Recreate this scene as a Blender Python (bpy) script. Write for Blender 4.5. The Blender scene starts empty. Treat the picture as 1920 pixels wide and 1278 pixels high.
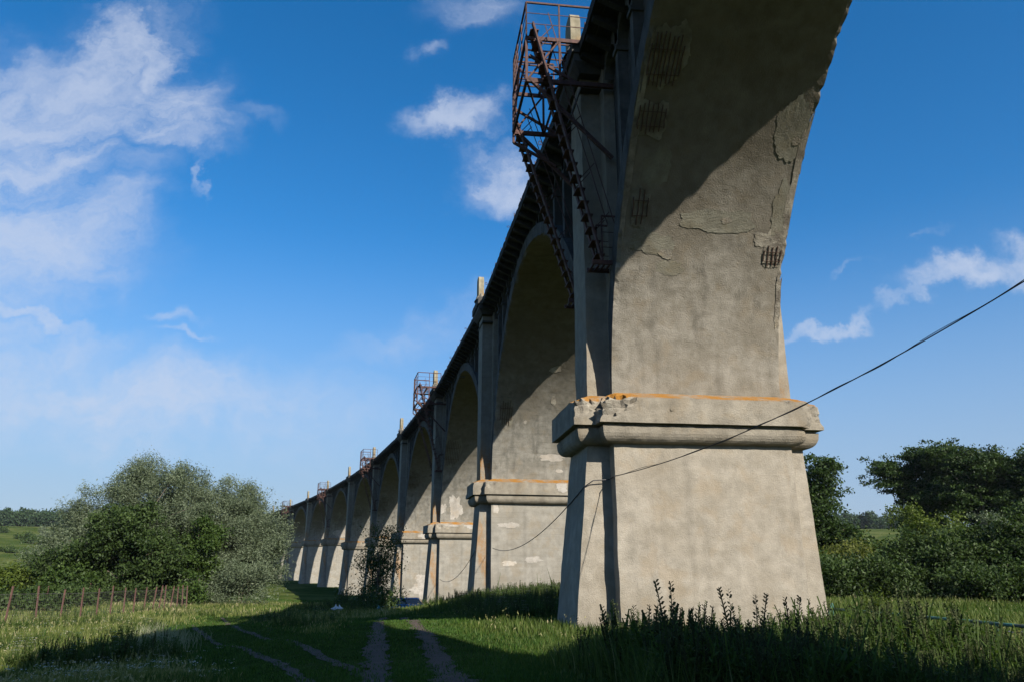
import bpy, math, random
import numpy as np
from mathutils import Vector, Matrix, noise as mnoise
R = math.radians
C = bpy.context.scene.collection
sc = bpy.context.scene

# ------------------------------------------------------------------ camera, sky, sun, exposure
PITCH = 16.23
cam_d = bpy.data.cameras.new("camera"); cam = bpy.data.objects.new("camera", cam_d); C.objects.link(cam)
cam_d.sensor_width = 36; cam_d.lens = 27.56; cam_d.clip_start = .1; cam_d.clip_end = 9000
cam.location = (0, 0, 0); cam.rotation_euler = (R(90 + PITCH), 0, 0)
sc.camera = cam
SUN_HEAD, SUN_EL = R(-35.0), R(33.6)          # heading the light travels to (from +Y towards +X), elevation of the sun
trav = Vector((math.sin(SUN_HEAD) * math.cos(SUN_EL), math.cos(SUN_HEAD) * math.cos(SUN_EL), -math.sin(SUN_EL)))
sd = bpy.data.lights.new("sun", 'SUN'); sd.energy = 5.0; sd.angle = R(.53); sd.color = (1, .93, .82)
sun = bpy.data.objects.new("sun", sd); C.objects.link(sun); sun.rotation_euler = trav.to_track_quat('-Z', 'Y').to_euler()
sc.view_settings.view_transform = 'Standard'; sc.view_settings.look = 'None'
sc.view_settings.exposure = .9; sc.view_settings.gamma = 1

def build_world():
    w = bpy.data.worlds.new("World"); sc.world = w; w.use_nodes = True
    nt = w.node_tree; N = nt.nodes; L = nt.links
    bg = N['Background']; bg.inputs['Strength'].default_value = .09
    sky = N.new('ShaderNodeTexSky'); sky.sky_type = 'NISHITA'; sky.sun_disc = False
    sky.sun_elevation = SUN_EL
    s = -trav; sky.sun_rotation = math.atan2(s.x, s.y)
    sky.air_density = 1.0; sky.dust_density = .6; sky.ozone_density = 3.2; sky.altitude = 100
    hs = N.new('ShaderNodeHueSaturation'); hs.inputs['Saturation'].default_value = 1.36
    L.new(sky.outputs[0], hs.inputs['Color'])
    tc = N.new('ShaderNodeTexCoord'); sp = N.new('ShaderNodeSeparateXYZ'); L.new(tc.outputs['Generated'], sp.inputs[0])
    def M(op, a, b=None, c=None, clamp=False):
        n = N.new('ShaderNodeMath'); n.operation = op; n.use_clamp = clamp
        for i, v in enumerate((a, b, c)):
            if v is None: continue
            if isinstance(v, (int, float)): n.inputs[i].default_value = v
            else: L.new(v, n.inputs[i])
        return n.outputs[0]
    yy = M('MAXIMUM', sp.outputs[1], .04)
    X = M('DIVIDE', sp.outputs[0], yy); Z = M('DIVIDE', sp.outputs[2], yy)
    comb = N.new('ShaderNodeCombineXYZ'); L.new(X, comb.inputs[0]); L.new(Z, comb.inputs[1])
    # perspective-stretched coordinates of a flat cloud layer
    el = M('ADD', M('MAXIMUM', sp.outputs[2], 0), .12)
    lay = N.new('ShaderNodeCombineXYZ'); L.new(M('DIVIDE', sp.outputs[0], el), lay.inputs[0]); L.new(M('DIVIDE', sp.outputs[1], el), lay.inputs[1])
    # a warp so the cloud patches get ragged outlines
    wn = N.new('ShaderNodeTexNoise'); wn.inputs['Scale'].default_value = 6; wn.inputs['Detail'].default_value = 6; wn.inputs['Roughness'].default_value = .6
    L.new(comb.outputs[0], wn.inputs['Vector'])
    wsub = N.new('ShaderNodeVectorMath'); wsub.operation = 'SUBTRACT'; L.new(wn.outputs['Color'], wsub.inputs[0]); wsub.inputs[1].default_value = (.5, .5, .5)
    wsc = N.new('ShaderNodeVectorMath'); wsc.operation = 'SCALE'; L.new(wsub.outputs[0], wsc.inputs[0]); wsc.inputs['Scale'].default_value = .22
    wad = N.new('ShaderNodeVectorMath'); wad.operation = 'ADD'; L.new(comb.outputs[0], wad.inputs[0]); L.new(wsc.outputs[0], wad.inputs[1])
    n1 = N.new('ShaderNodeTexNoise'); n1.inputs['Scale'].default_value = 4.2; n1.inputs['Detail'].default_value = 9; n1.inputs['Roughness'].default_value = .6; n1.inputs['Distortion'].default_value = .25
    mp = N.new('ShaderNodeMapping'); mp.inputs['Scale'].default_value = (1, 1.6, 1); mp.inputs['Rotation'].default_value = (0, 0, R(-20)); L.new(wad.outputs[0], mp.inputs['Vector'])
    L.new(mp.outputs[0], n1.inputs['Vector'])
    acc = None
    # (X, Z, radius along, radius across, angle, weight): cloud banks in the directions they stand in the sky
    blobs = CLOUDS
    for (cx, cz, ra, rb, ang, wt) in blobs:
        m = N.new('ShaderNodeMapping'); m.vector_type = 'TEXTURE'
        m.inputs['Location'].default_value = (cx, cz, 0); m.inputs['Rotation'].default_value = (0, 0, R(ang)); m.inputs['Scale'].default_value = (ra, rb, 1)
        L.new(wad.outputs[0], m.inputs['Vector'])
        ln = N.new('ShaderNodeVectorMath'); ln.operation = 'LENGTH'; L.new(m.outputs[0], ln.inputs[0])
        g = N.new('ShaderNodeMapRange'); g.interpolation_type = 'SMOOTHSTEP'; L.new(ln.outputs['Value'], g.inputs[0])
        g.inputs[1].default_value = 1.3; g.inputs[2].default_value = .12; g.inputs[3].default_value = 0; g.inputs[4].default_value = wt
        acc = g.outputs[0] if acc is None else M('MAXIMUM', acc, g.outputs[0])
    # elsewhere in the sky a thin scatter, away from the picture
    side = N.new('ShaderNodeMapRange'); L.new(sp.outputs[1], side.inputs[0]); side.inputs[1].default_value = .45; side.inputs[2].default_value = .1; side.inputs[3].default_value = 0; side.inputs[4].default_value = .45
    n2 = N.new('ShaderNodeTexNoise'); n2.inputs['Scale'].default_value = 1.2; n2.inputs['Detail'].default_value = 8; L.new(lay.outputs[0], n2.inputs['Vector'])
    acc = M('MAXIMUM', acc, M('MULTIPLY', side.outputs[0], n2.outputs[0]))
    mp3 = N.new('ShaderNodeMapping'); mp3.inputs['Scale'].default_value = (9, 26, 1); mp3.inputs['Rotation'].default_value = (0, 0, R(-14)); L.new(wad.outputs[0], mp3.inputs['Vector'])
    n3 = N.new('ShaderNodeTexNoise'); n3.inputs['Scale'].default_value = 1.0; n3.inputs['Detail'].default_value = 8; n3.inputs['Roughness'].default_value = .65; L.new(mp3.outputs[0], n3.inputs['Vector'])
    tex = M('ADD', M('MULTIPLY', n1.outputs[0], 2.4), M('MULTIPLY', n3.outputs[0], 1.3))
    dens = M('MULTIPLY', acc, M('ADD', tex, -.98))
    r = N.new('ShaderNodeMapRange'); r.interpolation_type = 'SMOOTHSTEP'; L.new(dens, r.inputs[0]); r.inputs[1].default_value = .02; r.inputs[2].default_value = 1.0; r.inputs[3].default_value = 0; r.inputs[4].default_value = .74
    mix = N.new('ShaderNodeMix'); mix.data_type = 'RGBA'; L.new(r.outputs[0], mix.inputs[0]); L.new(hs.outputs[0], mix.inputs[6]); mix.inputs[7].default_value = (3.5, 3.95, 4.9, 1)
    veil = N.new('ShaderNodeMapRange'); veil.interpolation_type = 'SMOOTHSTEP'; L.new(sp.outputs[2], veil.inputs[0]); veil.inputs[1].default_value = .42; veil.inputs[2].default_value = .03; veil.inputs[3].default_value = 0; veil.inputs[4].default_value = .85
    mix2 = N.new('ShaderNodeMix'); mix2.data_type = 'RGBA'; L.new(veil.outputs[0], mix2.inputs[0]); L.new(hs.outputs[0], mix2.inputs[6]); mix2.inputs[7].default_value = (1.95, 2.6, 3.75, 1)
    L.new(mix2.outputs[2], mix.inputs[6])
    L.new(mix.outputs[2], bg.inputs['Color'])

def dirXZ(px, py):
    u = (px - 960) / 1470; v = (639 - py) / 1470; t = R(PITCH); f = math.cos(t) - v * math.sin(t)
    return u / f, (math.sin(t) + v * math.cos(t)) / f
CLOUDS = []
for (px, py, ra, rb, ang, wt) in [
    (60, 260, 290, 240, 0, .95), (200, 110, 210, 80, -28, .95), (300, 190, 150, 120, 0, .8), (285, 120, 60, 110, 0, 1.0), (300, 235, 170, 70, 0, .9), (90, 420, 250, 150, -8, .85), (60, 590, 170, 24, 8, .75), (330, 10, 90, 30, 0, .6),
    (375, 320, 14, 60, 0, .5), (860, 225, 120, 50, 8, .95), (930, 330, 110, 75, 30, .8), (900, 30, 120, 60, 0, .55), (790, 90, 50, 30, 0, .5), (350, 580, 90, 22, 5, .5), (380, 628, 90, 16, 5, .45),
    (200, 745, 640, 110, 6, .85), (60, 640, 300, 80, 8, .6), (820, 620, 300, 60, -18, .4), (60, 480, 300, 160, -10, .6), (120, 180, 320, 160, 0, .62), (480, 215, 90, 30, 20, .3),
    (1830, 500, 190, 38, -26, .9), (1720, 570, 110, 20, -27, .75), (1540, 635, 110, 20, -14, .6), (1595, 528, 70, 14, -18, .4), (1900, 470, 80, 60, -20, .8), (1740, 450, 40, 12, -30, .3)]:
    x, z = dirXZ(px, py); x1, z1 = dirXZ(px + 10, py); k = (x1 - x) / 10
    CLOUDS.append((x, z, ra * k, rb * k, -ang, wt))
build_world()

# ------------------------------------------------------------------ small library
def tag(o, label=None, cat=None, group=None, kind=None):
    if label: o['label'] = label
    if cat: o['category'] = cat
    if group: o['group'] = group
    if kind: o['kind'] = kind
    return o
def empty(name, loc=(0, 0, 0), rz=0):
    o = bpy.data.objects.new(name, None); C.objects.link(o); o.location = loc; o.rotation_euler = (0, 0, rz); o.empty_display_size = .3; return o
def link(name, me, parent=None, loc=(0, 0, 0), rz=0):
    o = bpy.data.objects.new(name, me); C.objects.link(o); o.parent = parent; o.location = loc; o.rotation_euler = (0, 0, rz); return o
def mesh_np(name, V, F, mats, smooth=False, tint=None, midx=None):
    V = np.asarray(V, np.float32); F = np.asarray(F, np.int32); m, k = F.shape
    me = bpy.data.meshes.new(name); me.vertices.add(len(V)); me.vertices.foreach_set('co', V.ravel())
    me.loops.add(m * k); me.loops.foreach_set('vertex_index', F.ravel())
    me.polygons.add(m); me.polygons.foreach_set('loop_start', np.arange(0, m * k, k, dtype=np.int32))
    me.polygons.foreach_set('loop_total', np.full(m, k, np.int32))
    if smooth: me.polygons.foreach_set('use_smooth', np.ones(m, bool))
    for mt in mats: me.materials.append(mt)
    if midx is not None: me.polygons.foreach_set('material_index', np.asarray(midx, np.int32))
    if tint is not None:
        a = me.attributes.new('tint', 'FLOAT', 'POINT'); a.data.foreach_set('value', np.asarray(tint, np.float32))
    me.update(calc_edges=True); me.validate(); return me
class MB:
    def __init__(s): s.v = []; s.f = []; s.m = []
    def add(s, V, F, m=0):
        b = len(s.v); s.v += [tuple(v) for v in V]; s.f += [tuple(i + b for i in f) for f in F]; s.m += [m] * len(F)
    def box(s, x0, x1, y0, y1, z0, z1, m=0):
        s.add([(x0, y0, z0), (x1, y0, z0), (x1, y1, z0), (x0, y1, z0), (x0, y0, z1), (x1, y0, z1), (x1, y1, z1), (x0, y1, z1)],
              [(3, 2, 1, 0), (4, 5, 6, 7), (0, 1, 5, 4), (1, 2, 6, 5), (2, 3, 7, 6), (3, 0, 4, 7)], m)
    def bar(s, a, b, w, h, m=0, up=(0, 0, 1)):          # rectangular bar from a to b
        a = Vector(a); b = Vector(b); d = (b - a).normalized(); up = Vector(up)
        if abs(d.dot(up)) > .97: up = Vector((0, 1, 0))
        x = d.cross(up).normalized(); y = x.cross(d)
        P = [p + x * i * w / 2 + y * j * h / 2 for p in (a, b) for i, j in ((-1, -1), (1, -1), (1, 1), (-1, 1))]
        s.add(P, [(3, 2, 1, 0), (4, 5, 6, 7), (0, 1, 5, 4), (1, 2, 6, 5), (2, 3, 7, 6), (3, 0, 4, 7)], m)
    def tube(s, pts, rad, n=6, m=0):
        pts = [Vector(p) for p in pts]; rr = rad if isinstance(rad, (list, tuple)) else [rad] * len(pts); V = []; x = None
        for i, p in enumerate(pts):
            d = (pts[min(i + 1, len(pts) - 1)] - pts[max(i - 1, 0)]).normalized()
            if x is None: x = d.cross(Vector((0, 0, 1)) if abs(d.z) < .9 else Vector((1, 0, 0))).normalized()
            x = (x - d * x.dot(d)).normalized(); y = d.cross(x)
            V += [p + (x * math.cos(2 * math.pi * k / n) + y * math.sin(2 * math.pi * k / n)) * rr[i] for k in range(n)]
        F = [(i * n + k, i * n + (k + 1) % n, (i + 1) * n + (k + 1) % n, (i + 1) * n + k) for i in range(len(pts) - 1) for k in range(n)]
        F += [tuple(range(n - 1, -1, -1)), tuple(range((len(pts) - 1) * n, len(pts) * n))]
        s.add(V, F, m)
    def mesh(s, name, mats, smooth=False):
        me = bpy.data.meshes.new(name); me.from_pydata(s.v, [], s.f)
        for mt in (mats if isinstance(mats, (list, tuple)) else [mats]): me.materials.append(mt)
        me.polygons.foreach_set('material_index', s.m)
        if smooth: me.polygons.foreach_set('use_smooth', [True] * len(s.f))
        me.update(); return me
    def build(s, name, mats, parent=None, loc=(0, 0, 0), rz=0, smooth=False):
        return link(name, s.mesh(name, mats, smooth), parent, loc, rz)
def fbm(x, y, z=0, o=4):
    return mnoise.fractal(Vector((x, y, z)), 1.0, 2.0, o)

# ------------------------------------------------------------------ materials
def newmat(name):
    m = bpy.data.materials.new(name); m.use_nodes = True; nt = m.node_tree; return m, nt, nt.nodes, nt.links, nt.nodes['Principled BSDF']
def noise(N, L, vec, scale, detail=4, rough=.55, dist=0, mscale=None):
    if mscale:
        mp = N.new('ShaderNodeMapping'); mp.inputs['Scale'].default_value = mscale; L.new(vec, mp.inputs['Vector']); vec = mp.outputs[0]
    n = N.new('ShaderNodeTexNoise'); n.inputs['Scale'].default_value = scale; n.inputs['Detail'].default_value = detail
    n.inputs['Roughness'].default_value = rough; n.inputs['Distortion'].default_value = dist; L.new(vec, n.inputs['Vector']); return n.outputs[0]
def ramp(N, L, fac, stops, interp='LINEAR'):
    r = N.new('ShaderNodeValToRGB'); L.new(fac, r.inputs[0]); r.color_ramp.interpolation = interp
    e = r.color_ramp.elements
    while len(e) < len(stops): e.new(.5)
    for i, (p, c) in enumerate(stops): e[i].position = p; e[i].color = c if len(c) == 4 else (*c, 1)
    return r.outputs[0]
def mixc(N, L, fac, a, b, mode='MIX'):
    n = N.new('ShaderNodeMix'); n.data_type = 'RGBA'; n.blend_type = mode
    for i, v in ((0, fac), (6, a), (7, b)):
        if isinstance(v, (int, float)): n.inputs[i].default_value = v
        elif isinstance(v, tuple): n.inputs[i].default_value = v if len(v) == 4 else (*v, 1)
        else: L.new(v, n.inputs[i])
    return n.outputs[2]
def mth(N, L, op, a, b=None, clamp=False):
    n = N.new('ShaderNodeMath'); n.operation = op; n.use_clamp = clamp
    for i, v in enumerate((a, b)):
        if v is None: continue
        if isinstance(v, (int, float)): n.inputs[i].default_value = v
        else: L.new(v, n.inputs[i])
    return n.outputs[0]
def rng_(N, L, v, a, b, c=0, d=1, interp='SMOOTHSTEP'):
    n = N.new('ShaderNodeMapRange'); n.interpolation_type = interp; L.new(v, n.inputs[0])
    for i, q in enumerate((a, b, c, d)): n.inputs[i + 1].default_value = q
    return n.outputs[0]
def bump(N, L, h, dist, strength, normal=None):
    b = N.new('ShaderNodeBump'); b.inputs['Distance'].default_value = dist; b.inputs['Strength'].default_value = strength; L.new(h, b.inputs['Height'])
    if normal is not None: L.new(normal, b.inputs['Normal'])
    return b.outputs[0]

def concrete(name, light=(.40, .36, .29), dark=(.26, .235, .19), grime=.5, boards=0., rough_amp=1., lichen=None, patch=0., crown_dark=None):
    """weathered cast concrete. lichen = (z0, z1, tmin, fac): orange growth between object heights where |x| > tmin"""
    light = tuple(c * .62 for c in light); dark = tuple(c * .60 for c in dark)
    m, nt, N, L, P = newmat(name)
    tc = N.new('ShaderNodeTexCoord'); v = tc.outputs['Object']
    big = noise(N, L, v, .45, 5, .6); mid = noise(N, L, v, 2.1, 6, .62); fine = noise(N, L, v, 20, 5, .75)
    col = ramp(N, L, mid, [(.34, dark), (.62, light)])
    col = mixc(N, L, rng_(N, L, big, .38, .66, 0, .55), col, tuple(x * f for x, f in zip(dark, (.86, .82, .76))))
    warm = noise(N, L, v, 1.1, 5, .6, .3)
    col = mixc(N, L, rng_(N, L, warm, .5, .68, 0, .42), col, (light[0] * .78, light[1] * .68, light[2] * .55))
    # vertical run-off streaks
    st = noise(N, L, v, 1.6, 6, .6, 0, (1, 1, .09))
    col = mixc(N, L, rng_(N, L, st, .50, .72, 0, grime), col, tuple(x * .42 for x in dark))
    if crown_dark:      # darker brown mixed in towards the crown of the arch
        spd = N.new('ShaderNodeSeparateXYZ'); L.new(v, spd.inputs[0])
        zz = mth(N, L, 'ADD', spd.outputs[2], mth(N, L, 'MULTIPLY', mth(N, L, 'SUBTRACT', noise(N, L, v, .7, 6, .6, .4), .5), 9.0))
        col = mixc(N, L, rng_(N, L, zz, crown_dark[0], crown_dark[1], 0, crown_dark[2]), col, (.098, .082, .058))
    # pits
    pit = noise(N, L, v, 26, 3, .6)
    col = mixc(N, L, rng_(N, L, pit, .60, .72, 0, .28), col, tuple(x * .38 for x in dark))
    h = mth(N, L, 'ADD', mth(N, L, 'MULTIPLY', fine, .75), mth(N, L, 'MULTIPLY', mid, .5))
    if patch > 0:
        pn = noise(N, L, v, .55, 7, .62, .4)
        pm = rng_(N, L, pn, .60, .615, 0, patch)
        col = mixc(N, L, pm, col, (.34, .31, .27))
        h = mth(N, L, 'SUBTRACT', h, mth(N, L, 'MULTIPLY', pm, .5))
    if boards > 0:
        sp = N.new('ShaderNodeSeparateXYZ'); L.new(v, sp.inputs[0])
        wz = mth(N, L, 'FRACT', mth(N, L, 'ADD', mth(N, L, 'MULTIPLY', sp.outputs[2], 2.6), mth(N, L, 'MULTIPLY', noise(N, L, v, .5, 2), .35)))
        ln = rng_(N, L, wz, .0, .07, 1, 0)
        brk = rng_(N, L, noise(N, L, v, .8, 3), .42, .6, 0, 1)
        ln = mth(N, L, 'MULTIPLY', ln, brk)
        col = mixc(N, L, mth(N, L, 'MULTIPLY', ln, boards), col, tuple(x * .5 for x in dark))
        bn = noise(N, L, v, .9, 4, .6, 0, (.25, .25, 5))
        col = mixc(N, L, rng_(N, L, bn, .5, .75, 0, .35 * boards), col, tuple(x * .62 for x in dark))
        h = mth(N, L, 'SUBTRACT', h, mth(N, L, 'MULTIPLY', ln, .4 * boards))
    if lichen:
        sp = N.new('ShaderNodeSeparateXYZ'); L.new(v, sp.inputs[0])
        z0, z1, z2, z3, tmin, fac, *tl = lichen; tl = tl[0] if tl else .60
        mz = mth(N, L, 'MULTIPLY', rng_(N, L, sp.outputs[2], z0, z1), rng_(N, L, sp.outputs[2], z3, z2))
        mx = rng_(N, L, mth(N, L, 'ABSOLUTE', sp.outputs[0]), tmin - .05, tmin + .05) if tmin > 0 else None
        nn = rng_(N, L, mth(N, L, 'ADD', noise(N, L, v, .8, 7, .68, 0, (1, 1, .35)), mth(N, L, 'MULTIPLY', noise(N, L, v, 12, 3), .25)), tl, tl + .24)
        mm = mth(N, L, 'MULTIPLY', mz, nn)
        if mx is not None: mm = mth(N, L, 'MULTIPLY', mm, mx)
        col = mixc(N, L, mth(N, L, 'MULTIPLY', mm, fac, True), col, (.25, .115, .02))
    oi = N.new('ShaderNodeObjectInfo')      # every pier has weathered a little differently
    hv = N.new('ShaderNodeHueSaturation'); L.new(col, hv.inputs['Color']); L.new(rng_(N, L, oi.outputs['Random'], 0, 1, .86, 1.06, 'LINEAR'), hv.inputs['Value']); col = hv.outputs[0]
    L.new(col, P.inputs['Base Color']); P.inputs['Roughness'].default_value = .93; P.inputs['Specular IOR Level'].default_value = .2
    L.new(bump(N, L, h, .05 * rough_amp, .9), P.inputs['Normal'])
    return m
M_SHOT = concrete('rough_rendered_concrete', (.43, .385, .31), (.32, .285, .23), .30, .0, .9, (1.0 - 1.0, .1, .5, 1.4, 3.25, .5))
M_SHOT_LOW = concrete('rough_rendered_base', (.47, .425, .35), (.35, .315, .255), .22, .0, .9)
M_BOARD = concrete('board_marked_concrete', (.40, .375, .32), (.30, .28, .235), .3, .6, .5, (-.2, .0, 1.4, 3.2, 3.15, 1.0, .50), .0)
M_BOARD_LOW = concrete('board_marked_base', (.42, .395, .34), (.32, .30, .255), .25, .55, .5, (-9, -8, -3.6, -2.0, 3.45, .7, .53), 0)
M_CAP = concrete('cap_concrete', (.40, .36, .29), (.28, .25, .20), .3, 0, 1.1, (-.27, -.20, .3, .4, 0, 1.15, .47))
M_SOFF = concrete('stained_arch_concrete', (.38, .36, .31), (.24, .228, .195), .5, .6, .7, crown_dark=(9, 16, .6))
M_SOFF1 = concrete('stained_rough_arch', (.44, .405, .34), (.30, .272, .22), .42, .0, .95, crown_dark=(9, 15.5, .5))
M_SPAN = concrete('shade_dark_spandrel_concrete', (.15, .145, .135), (.085, .083, .08), .8, 0, .8)  # base colour darkened to deepen the shade on spandrels and arch rings
M_DECK = concrete('blackened_deck_concrete', (.085, .08, .072), (.04, .038, .036), .6, 0, .9)
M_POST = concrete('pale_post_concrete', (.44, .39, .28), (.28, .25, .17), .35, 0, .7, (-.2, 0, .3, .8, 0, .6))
M_BROKEN = concrete('broken_aggregate', (.66, .61, .50), (.24, .21, .17), .1, 0, 3.0)
M_GREYPATCH = concrete('trowelled_patch', (.33, .315, .25), (.24, .225, .175), .35, 0, .8)
M_SPALL = concrete('spalled_concrete', (.55, .52, .43), (.24, .22, .18), .3, 0, 2.5)
M_WHITE = concrete('bare_pale_plaster', (.62, .58, .52), (.44, .41, .36), .15, 0, 1.0)

def metal(name, a, b, r=.8):
    m, nt, N, L, P = newmat(name); tc = N.new('ShaderNodeTexCoord')
    n = noise(N, L, tc.outputs['Object'], 5, 6, .65)
    L.new(ramp(N, L, n, [(.35, a), (.65, b)]), P.inputs['Base Color']); P.inputs['Roughness'].default_value = r; P.inputs['Metallic'].default_value = .1
    L.new(bump(N, L, n, .01, .4), P.inputs['Normal']); return m
M_RUST = metal('rusty_steel', (.035, .014, .010), (.085, .037, .028))
M_REBAR = metal('rebar', (.035, .018, .012), (.08, .035, .02))
M_FENCE = metal('rusty_fence_steel', (.06, .028, .022), (.12, .06, .046))
M_WIRE = metal('galvanised_wire', (.10, .10, .095), (.16, .15, .14), .5)
M_TEAL = metal('chipped_teal_paint', (.045, .04, .03), (.03, .17, .14), .65)
M_CABLE = metal('black_cable', (.008, .008, .01), (.015, .015, .018), .6)

def leafmat(name, c0, c1, trans=.3, rough=.55, hue=None):
    m, nt, N, L, P = newmat(name)
    c0, c1, hue = [c and tuple(q * .66 for q in c) for c in (c0, c1, hue)]
    at = N.new('ShaderNodeAttribute'); at.attribute_name = 'tint'
    stops = [(0, c0), (1, c1)] if hue is None else [(0, c0), (.85, c1), (1, hue)]
    col = ramp(N, L, at.outputs['Fac'], stops)
    L.new(col, P.inputs['Base Color']); P.inputs['Roughness'].default_value = rough; P.inputs['Specular IOR Level'].default_value = .18
    tr = N.new('ShaderNodeBsdfTranslucent'); L.new(mixc(N, L, 1., col, (1.1, 1.25, .55), 'MULTIPLY'), tr.inputs['Color'])
    mx = N.new('ShaderNodeMixShader'); mx.inputs[0].default_value = trans; L.new(P.outputs[0], mx.inputs[1]); L.new(tr.outputs[0], mx.inputs[2])
    L.new(mx.outputs[0], N['Material Output'].inputs[0]); return m
M_WILLOW = leafmat('silvery_willow_leaves', (.068, .10, .05), (.225, .27, .165), .26, .5)
M_GREEN = leafmat('green_leaves', (.028, .06, .012), (.10, .16, .035), .3)
M_DARKG = leafmat('dark_green_leaves', (.025, .05, .014), (.09, .14, .038), .3)
M_POPLAR = leafmat('deep_green_poplar_leaves', (.018, .04, .010), (.075, .125, .03), .28)
M_YELG = leafmat('yellow_green_leaves', (.05, .085, .012), (.17, .22, .04), .35)
M_OLIVE = leafmat('olive_leaves', (.075, .095, .016), (.20, .22, .05), .35)
M_LONG = leafmat('long_grass', (.04, .085, .014), (.17, .23, .06), .4, .6, (.34, .31, .15))
M_FARL = leafmat('far_tree_leaves', (.03, .06, .028), (.07, .12, .05), .2)
M_GRASS = leafmat('lawn_blades', (.030, .075, .010), (.10, .19, .030), .35, .6)
M_TALL = leafmat('meadow_blades', (.07, .12, .018), (.25, .27, .085), .35, .6, (.50, .43, .25))
M_WEED = leafmat('weed_leaves', (.035, .07, .014), (.15, .22, .05), .38, .6)
M_SEED = leafmat('dark_seed_heads', (.028, .040, .012), (.085, .10, .038), .1, .8)
M_DSEED = leafmat('black_seed_heads', (.015, .012, .008), (.05, .04, .03), .05, .8)
M_FLOW = leafmat('white_petals', (.65, .63, .6), (.8, .8, .78), .3, .7)
M_MAUVE = leafmat('mauve_petals', (.20, .17, .36), (.30, .26, .55), .3, .7)
M_YFLOW = leafmat('yellow_petals', (.7, .5, .03), (.8, .65, .1), .3, .7)
def bark(name, a, b):
    m, nt, N, L, P = newmat(name); tc = N.new('ShaderNodeTexCoord'); n = noise(N, L, tc.outputs['Object'], 6, 5, .6, 0, (1, 1, .2))
    L.new(ramp(N, L, n, [(.35, a), (.65, b)]), P.inputs['Base Color']); P.inputs['Roughness'].default_value = .9; L.new(bump(N, L, n, .03, .8), P.inputs['Normal']); return m
M_BARK = bark('grey_brown_bark', (.05, .04, .028), (.13, .11, .08)); M_PBARK = bark('pale_bark', (.12, .10, .07), (.26, .22, .16))

# ------------------------------------------------------------------ terrain
CP = np.array([  # x, y, z
    (0, -10, -1.6), (0, 0, -1.6), (0, 12, -1.62), (10, 12, -1.55), (20, 15, -1.6), (35, 20, -1.8), (-6, 15, -2.1), (-12, 20, -2.9), (-20, 30, -3.15), (-30, 48, -3.1), (-16, 8, -3.0), (-30, 20, -2.7), (-45, 45, -3.4),
    (-38, 80, -3.3), (-51, 130, -4.6), (-70, 110, -4.2), (-30, 80, -3.4), (-34, 100, -4.0), (-90, 170, -4.0), (-3, 25, -1.8), (-4.5, 34, -1.95), (-6, 44, -2.7), (-8, 55, -3.5), (-10, 75, -4.45), (-12, 100, -5.3), (-17, 125, -5.5), (-26, 150, -5.5),
    (4, 26, -2.1), (8, 27, -2.25), (12, 28, -2.25), (6, 30, -2.1), (5, 20, -1.9), (10, 20, -1.95), (15, 24, -2.1), (9, 24, -2.2), (3, 45, -1.35), (-1, 50, -1.5), (1, 61, -1.6), (7, 60, -1.6), (-2, 75, -2.6), (-4, 92, -3.5), (4, 92, -3.2), (-12, 123, -5.1), (-22, 154, -5.4), (-33, 184, -5.4), (-45, 214, -4.1),
    (-58, 243, -3.7), (-71, 272, -3.3), (-85, 300, -3.0), (-60, 190, -4.9), (-75, 230, -4.2), (-14, 50, -3.3), (-18, 70, -3.9), (-26, 100, -4.5), (-33, 125, -5.3), (-9, 38, -2.5), (-13, 32, -2.8),
    (-22, 55, -3.5), (20, 46, -2.0), (14, 38, -1.8), (40, 50, -2.3), (40, 80, -3), (25, 60, -2.3), (60, 60, -2.3), (70, 120, -3.5), (30, 130, -4.5), (20, 180, -4), (0, 200, -4.5), (80, 30, -2), (-80, 40, -3.5), (0, -80, -1.6), (80, -60, -1.6), (-80, -50, -2.5)], float)
def gz(x, y):
    x = np.asarray(x, float); y = np.asarray(y, float); sh = x.shape; X = x.ravel(); Y = y.ravel()
    out = np.zeros(len(X))
    for i in range(0, len(X), 40000):
        xx = X[i:i + 40000, None]; yy = Y[i:i + 40000, None]
        r = np.hypot(xx, yy)
        d2 = (xx - CP[:, 0]) ** 2 + (yy - CP[:, 1]) ** 2
        w = 1 / (d2 + (2.0 + r * .05) ** 2) ** 1.7
        z = (w * CP[:, 2]).sum(1) / w.sum(1)
        out[i:i + 40000] = z
    r = np.hypot(X, Y)
    t = np.clip((r - 300) / 430, 0, 1); t = t * t * (3 - 2 * t)
    base = np.where(r > 300, -3.2 + (out + 3.2) * np.clip(1 - (r - 300) / 200, 0, 1), out)
    out = base + t * 34.5 * (0.35 + .65 * np.clip((Y + 250) / 450, 0, 1))
    # gentle unevenness
    a = np.clip(r / 60, .3, 6)
    out += .05 * a * (np.sin(X * .31 + 1.3) * np.cos(Y * .23) + .6 * np.sin(X * .11 - Y * .17 + 2)) * np.clip((r - 8) / 30, 0, 1)
    # wheel ruts worn into the lane
    return out.reshape(sh)
def gz1(x, y): return float(gz(np.array([x]), np.array([y]))[0])
def ray(px, py):
    u = (px - 960) / 1470; v = (639 - py) / 1470; t = R(PITCH)
    return np.array([u, math.cos(t) - v * math.sin(t), math.sin(t) + v * math.cos(t)])
def ground_at(px, py, dmin=5, dmax=400):
    d = ray(px, py); t = np.geomspace(dmin, dmax, 3000) / d[1]
    z = gz(d[0] * t, d[1] * t); k = np.argmax(d[2] * t < z)
    return float(d[0] * t[k]), float(d[1] * t[k])

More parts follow.
